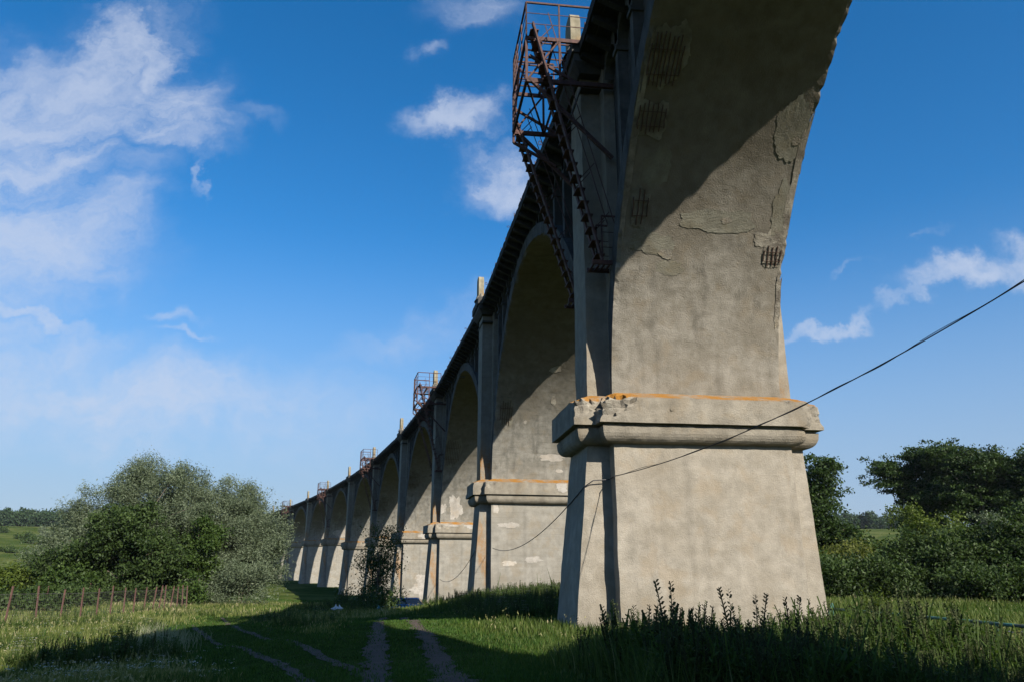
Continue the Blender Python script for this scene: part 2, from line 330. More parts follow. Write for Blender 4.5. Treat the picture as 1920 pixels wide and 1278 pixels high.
def ground_mat():
    m, nt, N, L, P = newmat('grassy_soil'); tc = N.new('ShaderNodeTexCoord'); v = tc.outputs['Object']
    a = noise(N, L, v, .05, 6, .6); b = noise(N, L, v, .9, 6, .65); c = noise(N, L, v, 9, 4, .6)
    col = ramp(N, L, b, [(.3, (.018, .032, .007)), (.5, (.035, .058, .012)), (.7, (.06, .075, .022))])
    col = mixc(N, L, rng_(N, L, a, .42, .62, 0, .75), col, (.10, .11, .035))
    col = mixc(N, L, rng_(N, L, c, .45, .75, 0, .6), col, (.03, .05, .012))
    L.new(col, P.inputs['Base Color']); P.inputs['Roughness'].default_value = 1; P.inputs['Specular IOR Level'].default_value = 0
    L.new(bump(N, L, c, .08, .8), P.inputs['Normal']); return m
def build_ground():
    nr, na = 300, 360
    rr = np.concatenate([[.01], np.geomspace(1.5, 2600, nr)]); aa = np.linspace(0, 2 * math.pi, na, endpoint=False)
    RR, AA = np.meshgrid(rr, aa, indexing='ij'); X = RR * np.sin(AA); Y = RR * np.cos(AA)
    V = np.stack([X, Y, gz(X, Y)], -1).reshape(-1, 3); n = len(rr)
    i, j = np.meshgrid(np.arange(n - 1), np.arange(na), indexing='ij'); j2 = (j + 1) % na
    F = np.stack([i * na + j, i * na + j2, (i + 1) * na + j2, (i + 1) * na + j], -1).reshape(-1, 4)[:, ::-1]
    o = link('ground', mesh_np('ground', V, F, [ground_mat()], True)); tag(o, kind='structure')
build_ground()

# dirt wheel tracks draped over the ground
def dirt_mat():
    m, nt, N, L, P = newmat('trodden_dirt'); tc = N.new('ShaderNodeTexCoord'); v = tc.outputs['Object']
    b = noise(N, L, v, 2.2, 6, .65); c = noise(N, L, v, 22, 4, .7)
    col = ramp(N, L, b, [(.3, (.03, .018, .010)), (.7, (.068, .043, .026))])
    col = mixc(N, L, rng_(N, L, c, .55, .7, 0, .6), col, (.085, .064, .046))
    L.new(col, P.inputs['Base Color']); P.inputs['Roughness'].default_value = .95; L.new(bump(N, L, c, .03, .9), P.inputs['Normal']); return m
M_DIRT = dirt_mat()
TRACKS = {   # image points (px, py, half width in metres) unprojected to the ground where they lie
    'a': [(700, 1330, .42), (705, 1278, .42), (706, 1236, .34), (708, 1205, .30), (708, 1180, .28), (710, 1163, .26), (722, 1157, .25)],
    'b': [(905, 1340, .42), (858, 1278, .40), (822, 1236, .34), (808, 1208, .32), (796, 1189, .32), (778, 1167, .3), (756, 1157, .3)],
    'c': [(640, 1330, .26), (574, 1278, .26), (527, 1245, .22), (480, 1227, .18), (440, 1211, .16), (387, 1193, .2), (366, 1179, .2), (363, 1171, .16)],
    'd': [(700, 1275, .30), (660, 1253, .24), (602, 1230, .2), (565, 1209, .18), (521, 1199, .14), (477, 1188, .2), (445, 1179, .24), (425, 1166, .22), (415, 1157, .18)]}
TRK = []
def build_tracks():
    for key, pts in TRACKS.items():
        P = [(*ground_at(a, b), w * (.82 if key in 'ab' else .6)) for a, b, w in pts]
        Q = []
        for (x0, y0, w0), (x1, y1, w1) in zip(P, P[1:]):
            n = max(2, int(math.hypot(x1 - x0, y1 - y0) / .12))
            Q += [(x0 + (x1 - x0) * i / n, y0 + (y1 - y0) * i / n, w0 + (w1 - w0) * i / n) for i in range(n)]
        Q = np.array(Q)
        for _ in range(12):
            Q[1:-1] = (Q[:-2] + Q[1:-1] * 2 + Q[2:]) / 4
        d = np.gradient(Q[:, :2], axis=0); d /= np.linalg.norm(d, axis=1)[:, None] + 1e-9; nx, ny = d[:, 1], -d[:, 0]
        TRK.append(Q)
        k = 7; rows = []
        for i in range(len(Q)):
            e0 = 1 + .7 * fbm(Q[i, 0] * 1.6, Q[i, 1] * 1.6, 1, 5); e1 = 1 + .7 * fbm(Q[i, 0] * 1.6, Q[i, 1] * 1.6, 9, 5)
            for j in range(k):
                s = -1 + 2 * j / (k - 1); w = Q[i, 2] * (e0 if s < 0 else e1)
                rows.append((Q[i, 0] + nx[i] * s * w, Q[i, 1] + ny[i] * s * w, 1 - s * s))
        V = np.array(rows); off = {'a': .016, 'b': .016, 'c': .012, 'd': .008}[key]
        z = gz(V[:, 0], V[:, 1]) + off + .004
        V2 = np.stack([V[:, 0], V[:, 1], z], 1); n = len(Q)
        i, j = np.meshgrid(np.arange(n - 1), np.arange(k - 1), indexing='ij')
        F = np.stack([i * k + j, (i + 1) * k + j, (i + 1) * k + j + 1, i * k + j + 1], -1).reshape(-1, 4)
        o = link('dirt_track', mesh_np('dirt_track', V2, F, [M_DIRT], True)); tag(o, kind='structure')
build_tracks()
def track_dist(x, y):
    out = np.full(x.shape, 99.)
    for Q in TRK:
        q = Q[::4]
        for i in range(0, len(x), 20000):
            d = np.sqrt((x[i:i + 20000, None] - q[:, 0]) ** 2 + (y[i:i + 20000, None] - q[:, 1]) ** 2) - q[:, 2]
            out[i:i + 20000] = np.minimum(out[i:i + 20000], d.min(1))
    return out

# ------------------------------------------------------------------ the viaduct
S = 31.9; CROWN = 18.8; DECK = 20.5; A_ = 14.2
# pier axis x, y, heading (degrees), cap-top height, ground height; the line bends gently to the left
PIER = [(6.52, 29.55, -7.47, 5.95, -1.65), (1.29, 61.14, -10.49, 6.4, -1.6), (-5.35, 92.38, -13.38, 5.05, -3.5), (-13.6, 123.2, -16.0, 5.5, -5.1), (-23.1, 153.7, -18.4, 5.9, -5.4),
        (-33.9, 183.8, -20.6, 6.05, -5.4), (-45.6, 213.5, -22.4, 7.8, -4.0), (-58.2, 242.8, -23.9, 8.4, -3.7), (-71.5, 271.8, -25.2, 8.8, -3.3), (-85.6, 300.4, -26.8, 9.0, -3.0), (-100.6, 328.6, -28.5, 9.2, -1.0), (-116.4, 356.3, -30, 9.5, 4.)]
h = R(-5.0); PIER.insert(0, (6.55 - S * math.sin(R(-6)), 29.55 - S * math.cos(R(-6)), -4.6, 5.85, -1.6))
PIER.insert(0, (PIER[0][0] - S * math.sin(R(-3)), PIER[0][1] - S * math.cos(R(-3)), -1.6, 5.85, -1.6))
PIER.insert(0, (PIER[0][0] - S * math.sin(R(0)), PIER[0][1] - S * math.cos(R(0)), 1.4, 5.85, -1.6))
N0 = 3                       # PIER[N0] is the big pier in front of the camera
viaduct = empty('railway_viaduct', (0, 0, 0)); tag(viaduct, 'long weathered grey concrete viaduct of tall round arches curving away to the left', 'viaduct')

def sag(zr, b):              # how far the arch has come away from the pier face at height zr above the springing
    hh = min(max(zr / b, 0), .99999); return A_ * (1 - (1 - hh ** 1.8) ** (1 / 1.8))
def cross(Lm, Tm, Lp, Tp, o, seg):
    """cruciform outline grown by o; list of (x, y, cornerness)"""
    Lm += o; Tm += o; Lp += o; Tp += o
    c = [(-Tm, -Lm), (Tm, -Lm), (Tm, -Lp), (Tp, -Lp), (Tp, Lp), (Tm, Lp), (Tm, Lm), (-Tm, Lm), (-Tm, Lp), (-Tp, Lp), (-Tp, -Lp), (-Tm, -Lp)]
    out = []
    for i in range(12):
        a = c[i]; b = c[(i + 1) % 12]; n = seg[i]
        for k in range(n):
            t = k / n; out.append((a[0] + (b[0] - a[0]) * t, a[1] + (b[1] - a[1]) * t, 1.0 if k == 0 else 0.0))
    return out
def loft(rings, closed_top=True):
    n = len(rings[0]); V = [v for r in rings for v in r]
    F = [(i * n + k, i * n + (k + 1) % n, (i + 1) * n + (k + 1) % n, (i + 1) * n + k) for i in range(len(rings) - 1) for k in range(n)]
    if closed_top: F.append(tuple((len(rings) - 1) * n + k for k in range(n)))
    return V, F
def segs(Lm, Tm, Lp, Tp, st):
    l = [2 * Tm, Lm - Lp, Tp - Tm, 2 * Lp, Tp - Tm, Lm - Lp]; l = l + l
    return [max(1, int(round(x / st))) for x in l]

BREAKS = {3: [((-3.8, -2.75, -.12), .95, .5), ((-4.55, -2.3, -.1), .8, .42), ((-3.2, -2.8, -.15), .75, .26), ((-3.9, -2.3, .0), .6, .25), ((4.0, -2.75, -.2), .6, .30), ((4.5, -2.2, -.5), .5, .3), ((3.0, -2.8, .05), .5, .12), ((3.75, -2.7, -1.15), .4, .2)],
          4: [((-3.75, -2.75, -.3), .45, .22), ((-4.5, -2.2, 0), .5, .2), ((-4.6, 2.0, -.3), .6, .25), ((-3.2, -2.8, 0), .5, .12)], 5: [((-3.2, -2.8, 0), .9, .2), ((-4.5, -2.2, 0), .6, .25), ((-2., -2.8, 0), .5, .12)], 6: [((-3.4, -2.8, 0), .6, .2)]}
def rough_vertex(p, rough, seed, breaks=()):
    x, y, z = p; q = Vector((x * 1.0, y * 1.0, z * 1.0)) + Vector((seed * 7.3, 0, 0))
    w = mnoise.noise(q * .6) * .035 + mnoise.noise(q * 2.3) * .02 + mnoise.noise(q * 7) * .010
    d = Vector((x, y, 0)); d = d.normalized() if d.length > .1 else d
    v = Vector(p) + Vector((w, w * .7, w * .3)) * rough
    for c, r, dep in breaks:
        dd = (Vector(p) - Vector(c)).length
        if dd < r:
            f = (1 - dd / r) ** .7; nz = .55 + .9 * mnoise.noise(q * 4.5) + .5 * mnoise.noise(q * 11)
            v += (Vector((0, 0, -.45)) - Vector((math.copysign(.9, c[0]), math.copysign(.7, c[1]), 0)) * .8) * dep * f * max(nz, .1)
    return v

def build_pier(i):
    x, y, hd, cz, g = PIER[i]; near = i in (2, 3, 4); k = i - N0
    st = .16 if i == 3 else (.35 if i in (2, 4) else 1.2); zs = st if i == 3 else max(st, .6)
    low, up = (M_SHOT_LOW, M_SHOT) if i <= 3 else (M_BOARD_LOW, M_BOARD)
    rough = 1 if i == 3 else .6; br = BREAKS.get(i, ())
    Lm, Tm, Lp, Tp = 2.13, 3.24, 1.50, 4.0
    sg = segs(Lm, Tm, Lp, Tp, st)
    depth = cz - 1.75 - g + 2.5
    rings = []
    n = max(4, int(depth / max(zs, .25)))
    for r in range(n + 1):
        d = depth * (1 - r / n)                          # distance below the cap
        c = cross(Lm + d * .035, Tm + d * .004, Lp + d * .035, Tp + d * .068, 0, sg)
        if i == 3:      # the big pier leans its buttresses a little unevenly
            c = [(a - .07 - (.032 * d if abs(a) > Tm + d * .004 + .01 else 0), b, e) for a, b, e in c]
        rings.append([rough_vertex((a, b, -1.75 - d), rough, i) for a, b, _ in c])
    V, F = loft(rings, False); m = MB(); m.add(V, F, 0)
    # upper shaft
    sg2 = segs(1.75, 3.12, 1.42, 3.92, st); rings = []; top = 19.86 - cz
    n = max(4, int(top / max(zs, .25)))
    for r in range(n + 1):
        z = -.3 + (top + .3) * r / n
        c = cross(1.66, 3.10, .98, 3.92 - .004 * z, 0, sg2)
        rings.append([rough_vertex((a, b, z), rough, i + 5) for a, b, _ in c])
    V, F = loft(rings); m.add(V, F, 1)
    shaft = m.build('pier', [low, up], viaduct, (x, y, cz), -R(hd))
    # cap: ovolo, fillet, fascia and weathered wash
    prof = [(-.03, -1.80), (0.02, -1.76), (.10, -1.75)] + [(.10 + .34 * math.sin(t), -1.75 + .42 * (1 - math.cos(t))) for t in np.linspace(.2, math.pi / 2, 6)] + [(.45, -1.22), (.38, -1.2), (.38, -1.12), (.60, -1.12)]
    nf = 8 if i == 3 else (4 if near else 2)
    prof += [(.60, -1.12 + .90 * q / nf) for q in range(1, nf)] + [(.60, -.22)] + [(.60 - .16 * q, -.22 + .06 * q + .0 * q) for q in range(1, 6)]
    rings = []
    for o, z in prof:
        c = cross(Lm, Tm, Lp, Tp, o, sg)
        if i == 3: c = [(a - .09, b, e) for a, b, e in c]
        rings.append([rough_vertex((a, b, z), rough, i + 9, br) for a, b, _ in c])
    V, F = loft(rings); cm = MB(); cm.add(V, F, 0)
    if near or br:
        for fi, f in enumerate(F):
            if len(f) > 4: continue
            ctr = sum((Vector(V[q]) for q in f), Vector()) / len(f)
            for c, r, dep in br:
                if (ctr - Vector(c)).length < r * .72 + .12 * mnoise.noise(ctr * 5): cm.m[fi] = 1
    cm.build('cap', [M_CAP, M_BROKEN], shaft)
    # moulded head of each pilaster, at deck level
    for sx in (-1, 1):
        hm = MB(); zt = DECK - cz
        for o0, o1, z0, z1 in ((.06, .06, -1.75, -1.62), (.12, .40, -1.1, -.72), (.40, .40, -.72, -.38), (.50, .50, -.38, .14), (.42, .38, .14, .26)):
            T1 = 3.86; L1 = 1.3
            a = [(sx * 2.6, -(L1 + o0)), (sx * (T1 + o0), -(L1 + o0)), (sx * (T1 + o0), L1 + o0), (sx * 2.6, L1 + o0)]
            b = [(sx * 2.6, -(L1 + o1)), (sx * (T1 + o1), -(L1 + o1)), (sx * (T1 + o1), L1 + o1), (sx * 2.6, L1 + o1)]
            V = [(p[0], p[1], zt + z0) for p in a] + [(p[0], p[1], zt + z1) for p in b]
            hm.add(V, [(0, 1, 5, 4), (1, 2, 6, 5), (2, 3, 7, 6), (3, 0, 4, 7), (4, 5, 6, 7), (3, 2, 1, 0)])
        hm.build('pilaster_head', M_SPAN if sx < 0 else M_POST, shaft)  # left heads get the shade-darkened concrete, right heads the pale one
    if k != -1: pass
    return shaft
shafts = [build_pier(i) for i in range(len(PIER))]

def post_mesh():
    m = MB(); n = 10; prof = [(-.52, 0), (.52, 0)] + [(.52 * math.cos(t) ** .6 if math.cos(t) > 0 else -.52 * abs(math.cos(t)) ** .6, 1.15 + .42 * math.sin(t)) for t in np.linspace(.1, math.pi - .1, n)]
    # slab standing along the track with a rounded head; profile in y-z, thickness in x
    st = 6; rows = []
    for q in range(st + 1):
        xx = -.21 + .42 * q / st
        rows.append([(xx + .02 * mnoise.noise(Vector((a * 3, b * 3, xx * 3))), a + .03 * mnoise.noise(Vector((a * 5, b * 5, 7))), b) for a, b in prof])
    k = len(prof); V = [v for r in rows for v in r]
    F = [(i * k + j, i * k + (j + 1) % k, (i + 1) * k + (j + 1) % k, (i + 1) * k + j) for i in range(st) for j in range(k)]
    F += [tuple(range(k - 1, -1, -1)), tuple(st * k + j for j in range(k))]
    m.add(V, F)
    return m
def place_local(k, T, L_, z):
    x, y, hd, cz, g = PIER[k]; h = R(hd)
    return (x + T * math.cos(h) + L_ * math.sin(h), y - T * math.sin(h) + L_ * math.cos(h), z)
pm = post_mesh().mesh('parapet_post', [M_POST])
rm = MB()
rb = random.Random(4)
V = []
for q in range(5):
    n = 18; V.append([((.42 + .1 * rb.random() - .07 * q) * math.cos(2 * math.pi * j / n), (.8 + .2 * rb.random() - .1 * q) * math.sin(2 * math.pi * j / n), q * .09 * (1 + .3 * rb.random())) for j in range(n)])
vv, ff = loft(V); rm.add(vv, ff); rubble = rm.mesh('broken_base', [M_BROKEN])
for i in range(2, len(PIER)):
    for sx in ((-1, 1) if i > 4 else (-1,)):
        p = link('parapet_post', pm, viaduct, place_local(i, sx * 3.98, -.35, DECK + .34), -R(PIER[i][2])); p.scale = (1, 1, 1.28)
        if i <= 7: link('broken_base', rubble, p, (0, 0, -.04))
        if sx == 1: p.scale = (1, 1, .6)

# ---- arches and deck, one span at a time
def jag(a, b, amp, c=0): return amp * max(0, fbm(a, b, c, 4) * 1.5 + .1)
def build_span(i):
    x0, y0, h0, c0, g0 = PIER[i]; x1, y1, h1, c1, g1 = PIER[i + 1]
    Lc = math.hypot(x1 - x0, y1 - y0); hd = math.atan2(x1 - x0, y1 - y0)
    near = i in (2, 3); na = 240 if near else 44; nt = 36 if near else 8; TW = 3.14; FW = 2.62
    half = Lc / 2
    # intrados samples from pier i to pier i+1 (y local along the chord, z world)
    th = np.linspace(0, math.pi, na); pts = []
    for t in th:
        cz = c0 if t < math.pi / 2 else c1; b = CROWN - cz
        cx = abs(math.cos(t)) ** (2 / 1.8) * math.copysign(1, math.cos(t)); sz = abs(math.sin(t)) ** (2 / 1.8)
        pts.append((half - A_ * cx, cz + b * sz))
    pts = [(half - A_ - .22, c0 - .25), (half - A_, c0 - .2)] + pts + [(half + A_, c1 - .2), (half + A_ + .22, c1 - .25)]
    P = np.array(pts); n = len(P)
    tng = np.gradient(P, axis=0); tng /= np.linalg.norm(tng, axis=1)[:, None]; nrm = np.stack([-tng[:, 1], tng[:, 0]], 1)   # outwards of the opening
    m = MB()
    # barrel soffit with broken edges
    rows = []
    for a in range(n):
        row = []
        for q in range(nt + 1):
            s = -1 + 2 * q / nt; T = TW * s; lift = 0
            if near and 2 < a < n - 3:
                e = min(abs(T + TW), abs(TW - T))
                if e < .2:
                    jj = jag(P[a, 1] * 1.1 + i * 13, P[a, 0] * 1.1, .12, s * 5) + jag(P[a, 1] * 4, P[a, 0] * 4, .08, s) + jag(P[a, 1] * 11, P[a, 0] * 11, .05, s)
                    jj *= min(max((P[a, 1] - c0 - 2.0) / 2.5, .12), 1)
                    lift = jj * (1 - e / .2)
                    if q in (0, nt): T -= math.copysign(jj * .45, T)
                lift += .012 * mnoise.noise(Vector((T, P[a, 0], P[a, 1])) * .9) + .006 * mnoise.noise(Vector((T, P[a, 0], P[a, 1])) * 4)
            row.append((T, P[a, 0] + nrm[a, 0] * lift, P[a, 1] + nrm[a, 1] * lift))
        rows.append(row)
    k = nt + 1; V = [v for r in rows for v in r]
    F = [(a * k + q, (a + 1) * k + q, (a + 1) * k + q + 1, a * k + q + 1) for a in range(n - 1) for q in range(nt)]
    m.add(V, F, 0)
    # ring faces (archivolt) standing proud of the spandrel, on both sides
    RT = .74
    ext = [(min(max(P[a, 0] + nrm[a, 0] * RT, half - A_ - .2), half + A_ + .2), max(P[a, 1] + nrm[a, 1] * RT, P[a, 1])) for a in range(n)]
    ext = np.array(ext)
    for s, q in ((-1, 0), (1, nt)):
        A = [rows[a][q] for a in range(n)]; B = [(TW * s, ext[a, 0], min(ext[a, 1], 19.62)) for a in range(n)]; Cc = [(FW * s * .98, ext[a, 0], min(ext[a, 1], 19.62)) for a in range(n)]
        V = A + B + Cc
        F = []
        for a in range(n - 1):
            f1 = (a, a + 1, n + a + 1, n + a); f2 = (n + a, n + a + 1, 2 * n + a + 1, 2 * n + a)
            F += [f1 if s > 0 else f1[::-1], f2 if s > 0 else f2[::-1]]
        m.add(V, F, 1)
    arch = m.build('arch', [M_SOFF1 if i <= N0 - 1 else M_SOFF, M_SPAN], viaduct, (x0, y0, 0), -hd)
    # spandrel: solid core, columns and little round arches carrying the deck
    sp = MB()
    for s in (-1, 1):
        V = []; 
        for a in range(n): V += [(FW * s, P[a, 0] + nrm[a, 0] * .1, P[a, 1] + .12), (FW * s, P[a, 0] + nrm[a, 0] * .1, 19.7)]
        F = [(2 * a, 2 * a + 2, 2 * a + 3, 2 * a + 1) for a in range(n - 1)]
        sp.add(V, F if s < 0 else [f[::-1] for f in F])
    ncol = 13; bay = (2 * A_) / ncol
    def ringtop(yy):
        j = np.searchsorted(-np.abs(0) + ext[:, 0], yy) if False else int(np.argmin(np.abs(ext[:, 0] - yy)))
        return min(ext[j, 1], 19.6)
    for c in range(ncol + 1):
        yy = half - A_ + c * bay; zb = ringtop(yy) - .15
        if zb < 19.3 and 0 < c < ncol:
            for s in (-1, 1):
                sp.box(min(s * FW, s * 3.02), max(s * FW, s * 3.02), yy - .19, yy + .19, zb - .3, 19.1)
                sp.box(min(s * FW, s * 3.10), max(s * FW, s * 3.10), yy - .27, yy + .27, 18.62, 18.80)
        if c < ncol:
            yc = yy + bay / 2; r = bay / 2 - .19; K = 9
            for s in (-1, 1):
                A = []; B = []; Ci = []
                for q in range(K + 1):
                    t = math.pi * q / K; py = yc - r * math.cos(t); pz = 18.85 + r * .85 * math.sin(t)
                    A.append((3.02 * s, py, pz)); B.append((3.02 * s, py, 19.95)); Ci.append((FW * s, py, pz))
                V = A + B + Ci; w = K + 1
                F = [(q, q + 1, w + q + 1, w + q) for q in range(K)] + [(q + 1, q, 2 * w + q, 2 * w + q + 1) for q in range(K)]
                if s < 0: F = [f[::-1] for f in F]
                sp.add(V, F)
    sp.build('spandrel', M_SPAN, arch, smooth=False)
    # deck slab on brackets
    d = MB(); nn = 60 if near else 24
    for s in (-1, 1):
        for q in range(nn):     # ragged edge beam
            ya = -.1 + (Lc + .2) * q / nn; yb = -.1 + (Lc + .2) * (q + 1) / nn
            e = 4.02 + .04 * fbm(q * .7, i * 3, s, 3); zt = DECK + .05 * fbm(q * .9, i * 5, s + 3, 4)
            d.box(min(s * 3.6, s * e), max(s * 3.6, s * e), ya, yb, 20.02, zt, 0)
    d.box(-3.6, 3.6, -.1, Lc + .1, 19.94, 20.40, 0)
    nb = 26
    for q in range(nb):
        yy = 1.9 + (Lc - 3.8) * q / (nb - 1)
        for s in (-1, 1):
            V = [(s * 3.02, yy - .14, 19.45), (s * 3.95, yy - .14, 19.86), (s * 3.95, yy - .14, 20.02), (s * 3.02, yy - .14, 20.02)]; V += [(a, b + .28, c) for a, b, c in V]
            F = [(0, 1, 2, 3), (7, 6, 5, 4), (0, 4, 5, 1), (1, 5, 6, 2), (3, 2, 6, 7)]
            d.add(V, F if s < 0 else [f[::-1] for f in F], 0)
    d.build('deck_slab', [M_DECK], viaduct, (x0, y0, 0), -hd)
    return arch, P, nrm, hd, Lc
spans = {i: build_span(i) for i in range(0, len(PIER) - 1)}
# far abutment the last arch runs into
ab = MB(); ab.box(-4.1, 4.1, 1.2, 14, -14.5, 10.9); ab.box(-4.4, 4.4, 1.2, 14, 10.9, 11.2)
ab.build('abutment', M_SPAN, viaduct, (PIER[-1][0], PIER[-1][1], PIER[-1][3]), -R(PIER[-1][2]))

# broken stubs of the old railing along the deck edge
stub = MB(); stub.tube([(0, 0, 0), (.01, .02, .22)], .025, 5); stub = stub.mesh('railing_stub', [M_REBAR])
ring_ = MB(); ring_.tube([(0, 0, 0), (-.05, 0, .06)] + [(-.12 + .08 * math.cos(t), 0, .12 + .08 * math.sin(t)) for t in np.linspace(-.6, 5.4, 12)], .018, 5); ring_ = ring_.mesh('railing_ring', [M_REBAR])
tall = MB(); tall.tube([(0, 0, 0), (.02, .02, 1.15)], .03, 5); tall = tall.mesh('railing_stub_tall', [M_RUST])
rs = random.Random(3)
for i in (2, 3, 4, 5):
    hd = spans[i][3]
    for q in range(14):
        y = 2.6 + q * 2.0 + rs.uniform(-.4, .4)
        me = ring_ if (q % 5 == 2) else stub
        p = Vector((PIER[i][0], PIER[i][1], 0)) + Vector((-4.0 * math.cos(hd) + y * math.sin(hd), 4.0 * math.sin(hd) + y * math.cos(hd), DECK + .0))
        o = link('railing_stub', me, viaduct, p, -hd + rs.uniform(-.4, .4)); o.rotation_euler[0] = rs.uniform(-.3, .3); o.scale = (1, 1, rs.uniform(.6, 1.3))
for i, y in ((4, 4.0), (6, 3.0), (6, 1.8)):
    hd = spans[i][3]; p = Vector((PIER[i][0], PIER[i][1], 0)) + Vector((-3.9 * math.cos(hd) + y * math.sin(hd), 3.9 * math.sin(hd) + y * math.cos(hd), DECK))
    link('railing_stub', tall, viaduct, p, 0)

# patches on the faces of the piers and the arch above them (pier-local T, height z)
def face_pt(i, T, z, off):
    p = face_pt0(i, T, z, off)
    if z > PIER[i][3]:
        d = R(PIER[i][2]) - spans[i - 1][3]; p = Matrix.Rotation(d, 3, 'Z') @ (p - Vector((0, spans[i - 1][4] / 2 - A_ - 1.75, 0)))
    return p
def face_pt0(i, T, z, off):
    """point on the near face of pier i / the arch springing from it, moved off the surface"""
    c = PIER[i][3]
    if z < c - 1.75: y = -(2.13 + (c - 1.75 - z) * .035); return Vector((T, y - off, z - c))
    if z < c - .22 and z > c - 1.13: return Vector((T, -(2.13 + .6) - off, z - c))
    b = CROWN - c; zr = max(z - c, 0); y = -(1.75 + sag(zr, b)); s1 = -(1.75 + sag(zr + .05, b)); sl = (s1 - y) / .05
    nv = Vector((0, -1, sl)).normalized() if zr > 0 else Vector((0, -1, 0))
    return Vector((T, y, z - c)) + nv * off
def patch(i, T, z, rT, rz, mat, name, seed, off=.012, n=22, bars=0, ragged=.45, tlim=3.1):
    sq = 3.2 if bars else 2.2
    V = []; F = []; idx = {}
    for a in range(n):
        for b in range(n):
            u = -1.35 + 2.7 * a / (n - 1); v = -1.35 + 2.7 * b / (n - 1)
            r = (abs(u) ** sq + abs(v) ** sq) ** (1 / sq); ang = math.atan2(v, u); lim = 1 + ragged * (fbm(math.cos(ang) * 1.1 + seed, math.sin(ang) * 1.1, seed * .7, 2) * .9 + .35 * fbm(math.cos(ang) * 5 + seed, math.sin(ang) * 5, seed, 3))
            if r > lim * 1.0:
                if r > lim + .16: continue
                u *= lim / r; v *= lim / r
            tt = T + u * rT
            if abs(tt) > tlim: tt = math.copysign(tlim, tt)
            idx[(a, b)] = len(V); V.append(face_pt(i, tt, z + v * rz, off + .006 * mnoise.noise(Vector((u * 9, v * 9, seed)))))
    for a in range(n - 1):
        for b in range(n - 1):
            q = [(a, b), (a + 1, b), (a + 1, b + 1), (a, b + 1)]
            if all(p in idx for p in q): F.append([idx[p] for p in q])
    m = MB(); m.add(V, F)
    o = m.build(name, mat, shafts[i])
    if bars:
        rbm = MB(); nb_ = bars; rr = random.Random(seed)
        for k in range(nb_):
            u = -.86 + 1.72 * k / (nb_ - 1); hv = (1 - abs(u) ** 3.5) ** .5 * rr.uniform(.75, 1.0)
            if abs(T + u * rT) > tlim: continue
            rbm.tube([face_pt(i, T + u * rT + rr.uniform(-.02, .02), z + v * rz, off + .03) for v in np.linspace(-hv, hv, 6)], .019, 5)
        for v in (-.45, .35):
            rbm.tube([face_pt(i, max(-tlim, min(tlim, T + u * rT)), z + v * rz, off + .05) for u in (-.8, 0, .8)], .014, 4)
        rbm.build('exposed_rebar', M_REBAR, shafts[i])
    return o
patch(3, -2.4, 15.75, .62, .6, M_SPALL, 'spalled_patch', 1, .02, bars=9)
patch(3, -2.5, 14.55, .52, .42, M_SPALL, 'spalled_patch', 2, .02, bars=7)
patch(3, -2.45, 12.25, .30, .55, M_SPALL, 'spalled_patch', 3, .02, bars=4)
patch(3, 2.62, 10.95, .36, .36, M_BROKEN, 'spalled_patch', 4, .02, bars=5)
patch(3, 2.78, 12.3, .42, .85, M_GREYPATCH, 'trowelled_patch', 5, .016)
patch(3, 2.45, 14.5, .55, .7, M_GREYPATCH, 'trowelled_patch', 6, .016)
patch(3, .35, 11.95, 1.35, .34, M_GREYPATCH, 'trowelled_patch', 7, .016, ragged=.4)
patch(3, 2.72, 14.2, .2, .10, M_BROKEN, 'spalled_patch', 18, .025)
patch(3, .75, 11.98, .2, .09, M_BROKEN, 'spalled_patch', 19, .025)
patch(3, -1.33, 10.86, .24, .15, M_BROKEN, 'spalled_patch', 8, .03)
patch(3, -2.1, 13.35, .45, .55, M_GREYPATCH, 'trowelled_patch', 9, .016)
patch(3, -1.9, 11.2, .9, .35, M_GREYPATCH, 'trowelled_patch', 10, .016, ragged=.4)
patch(3, 3.0, 12.9, .18, 1.5, M_BROKEN, 'spalled_patch', 41, .02, ragged=.7)
patch(3, 3.02, 9.6, .12, .9, M_BROKEN, 'spalled_patch', 42, .02, ragged=.7)
patch(3, -3.0, 13.6, .14, 2.2, M_BROKEN, 'spalled_patch', 43, .02, ragged=.7)
patch(3, 2.5, 11.45, .5, .35, M_BROKEN, 'spalled_patch', 44, .016, ragged=.6)
patch(3, -1.25, 10.45, .5, .25, M_GREYPATCH, 'trowelled_patch', 45, .012, ragged=.6)
patch(3, -1.35, 5.3, .07, .07, M_BROKEN, 'spalled_patch', 11, .02, 10)
patch(4, -2.3, 11.2, .5, .9, M_GREYPATCH, 'spalled_patch', 12, bars=6)
patch(4, 1.35, 8.1, .95, .3, M_WHITE, 'bare_patch', 13, ragged=.5)
patch(4, 2.0, 7.15, .3, .12, M_WHITE, 'bare_patch', 14)
patch(4, 1.9, 5.85, .5, .42, M_WHITE, 'bare_patch', 15)
patch(4, -1.95, .45, .5, .16, M_WHITE, 'bare_patch', 16, ragged=.7)
patch(4, -.17, .7, .6, .2, M_WHITE, 'bare_patch', 17, ragged=.7)
patch(4, -1.9, 3.1, .85, .2, M_WHITE, 'bare_patch', 20, ragged=.6)
patch(4, -2.95, 4.3, .25, .3, M_WHITE, 'bare_patch', 21, ragged=.6)
patch(4, 1.0, 14.1, .5, .2, M_BROKEN, 'spalled_patch', 22)
patch(4, 1.2, 12.1, .2, .3, M_BROKEN, 'spalled_patch', 23)
patch(4, -.8, 10.6, .12, .12, M_WHITE, 'bare_patch', 24)
patch(5, -2.3, 12.5, .9, 1.4, M_GREYPATCH, 'spalled_patch', 25, bars=9)
patch(5, -1.4, 6.9, .75, 1.1, M_WHITE, 'bare_patch', 26, ragged=.8)
patch(5, -2.9, 6.6, .4, .5, M_WHITE, 'bare_patch', 27, ragged=.8)
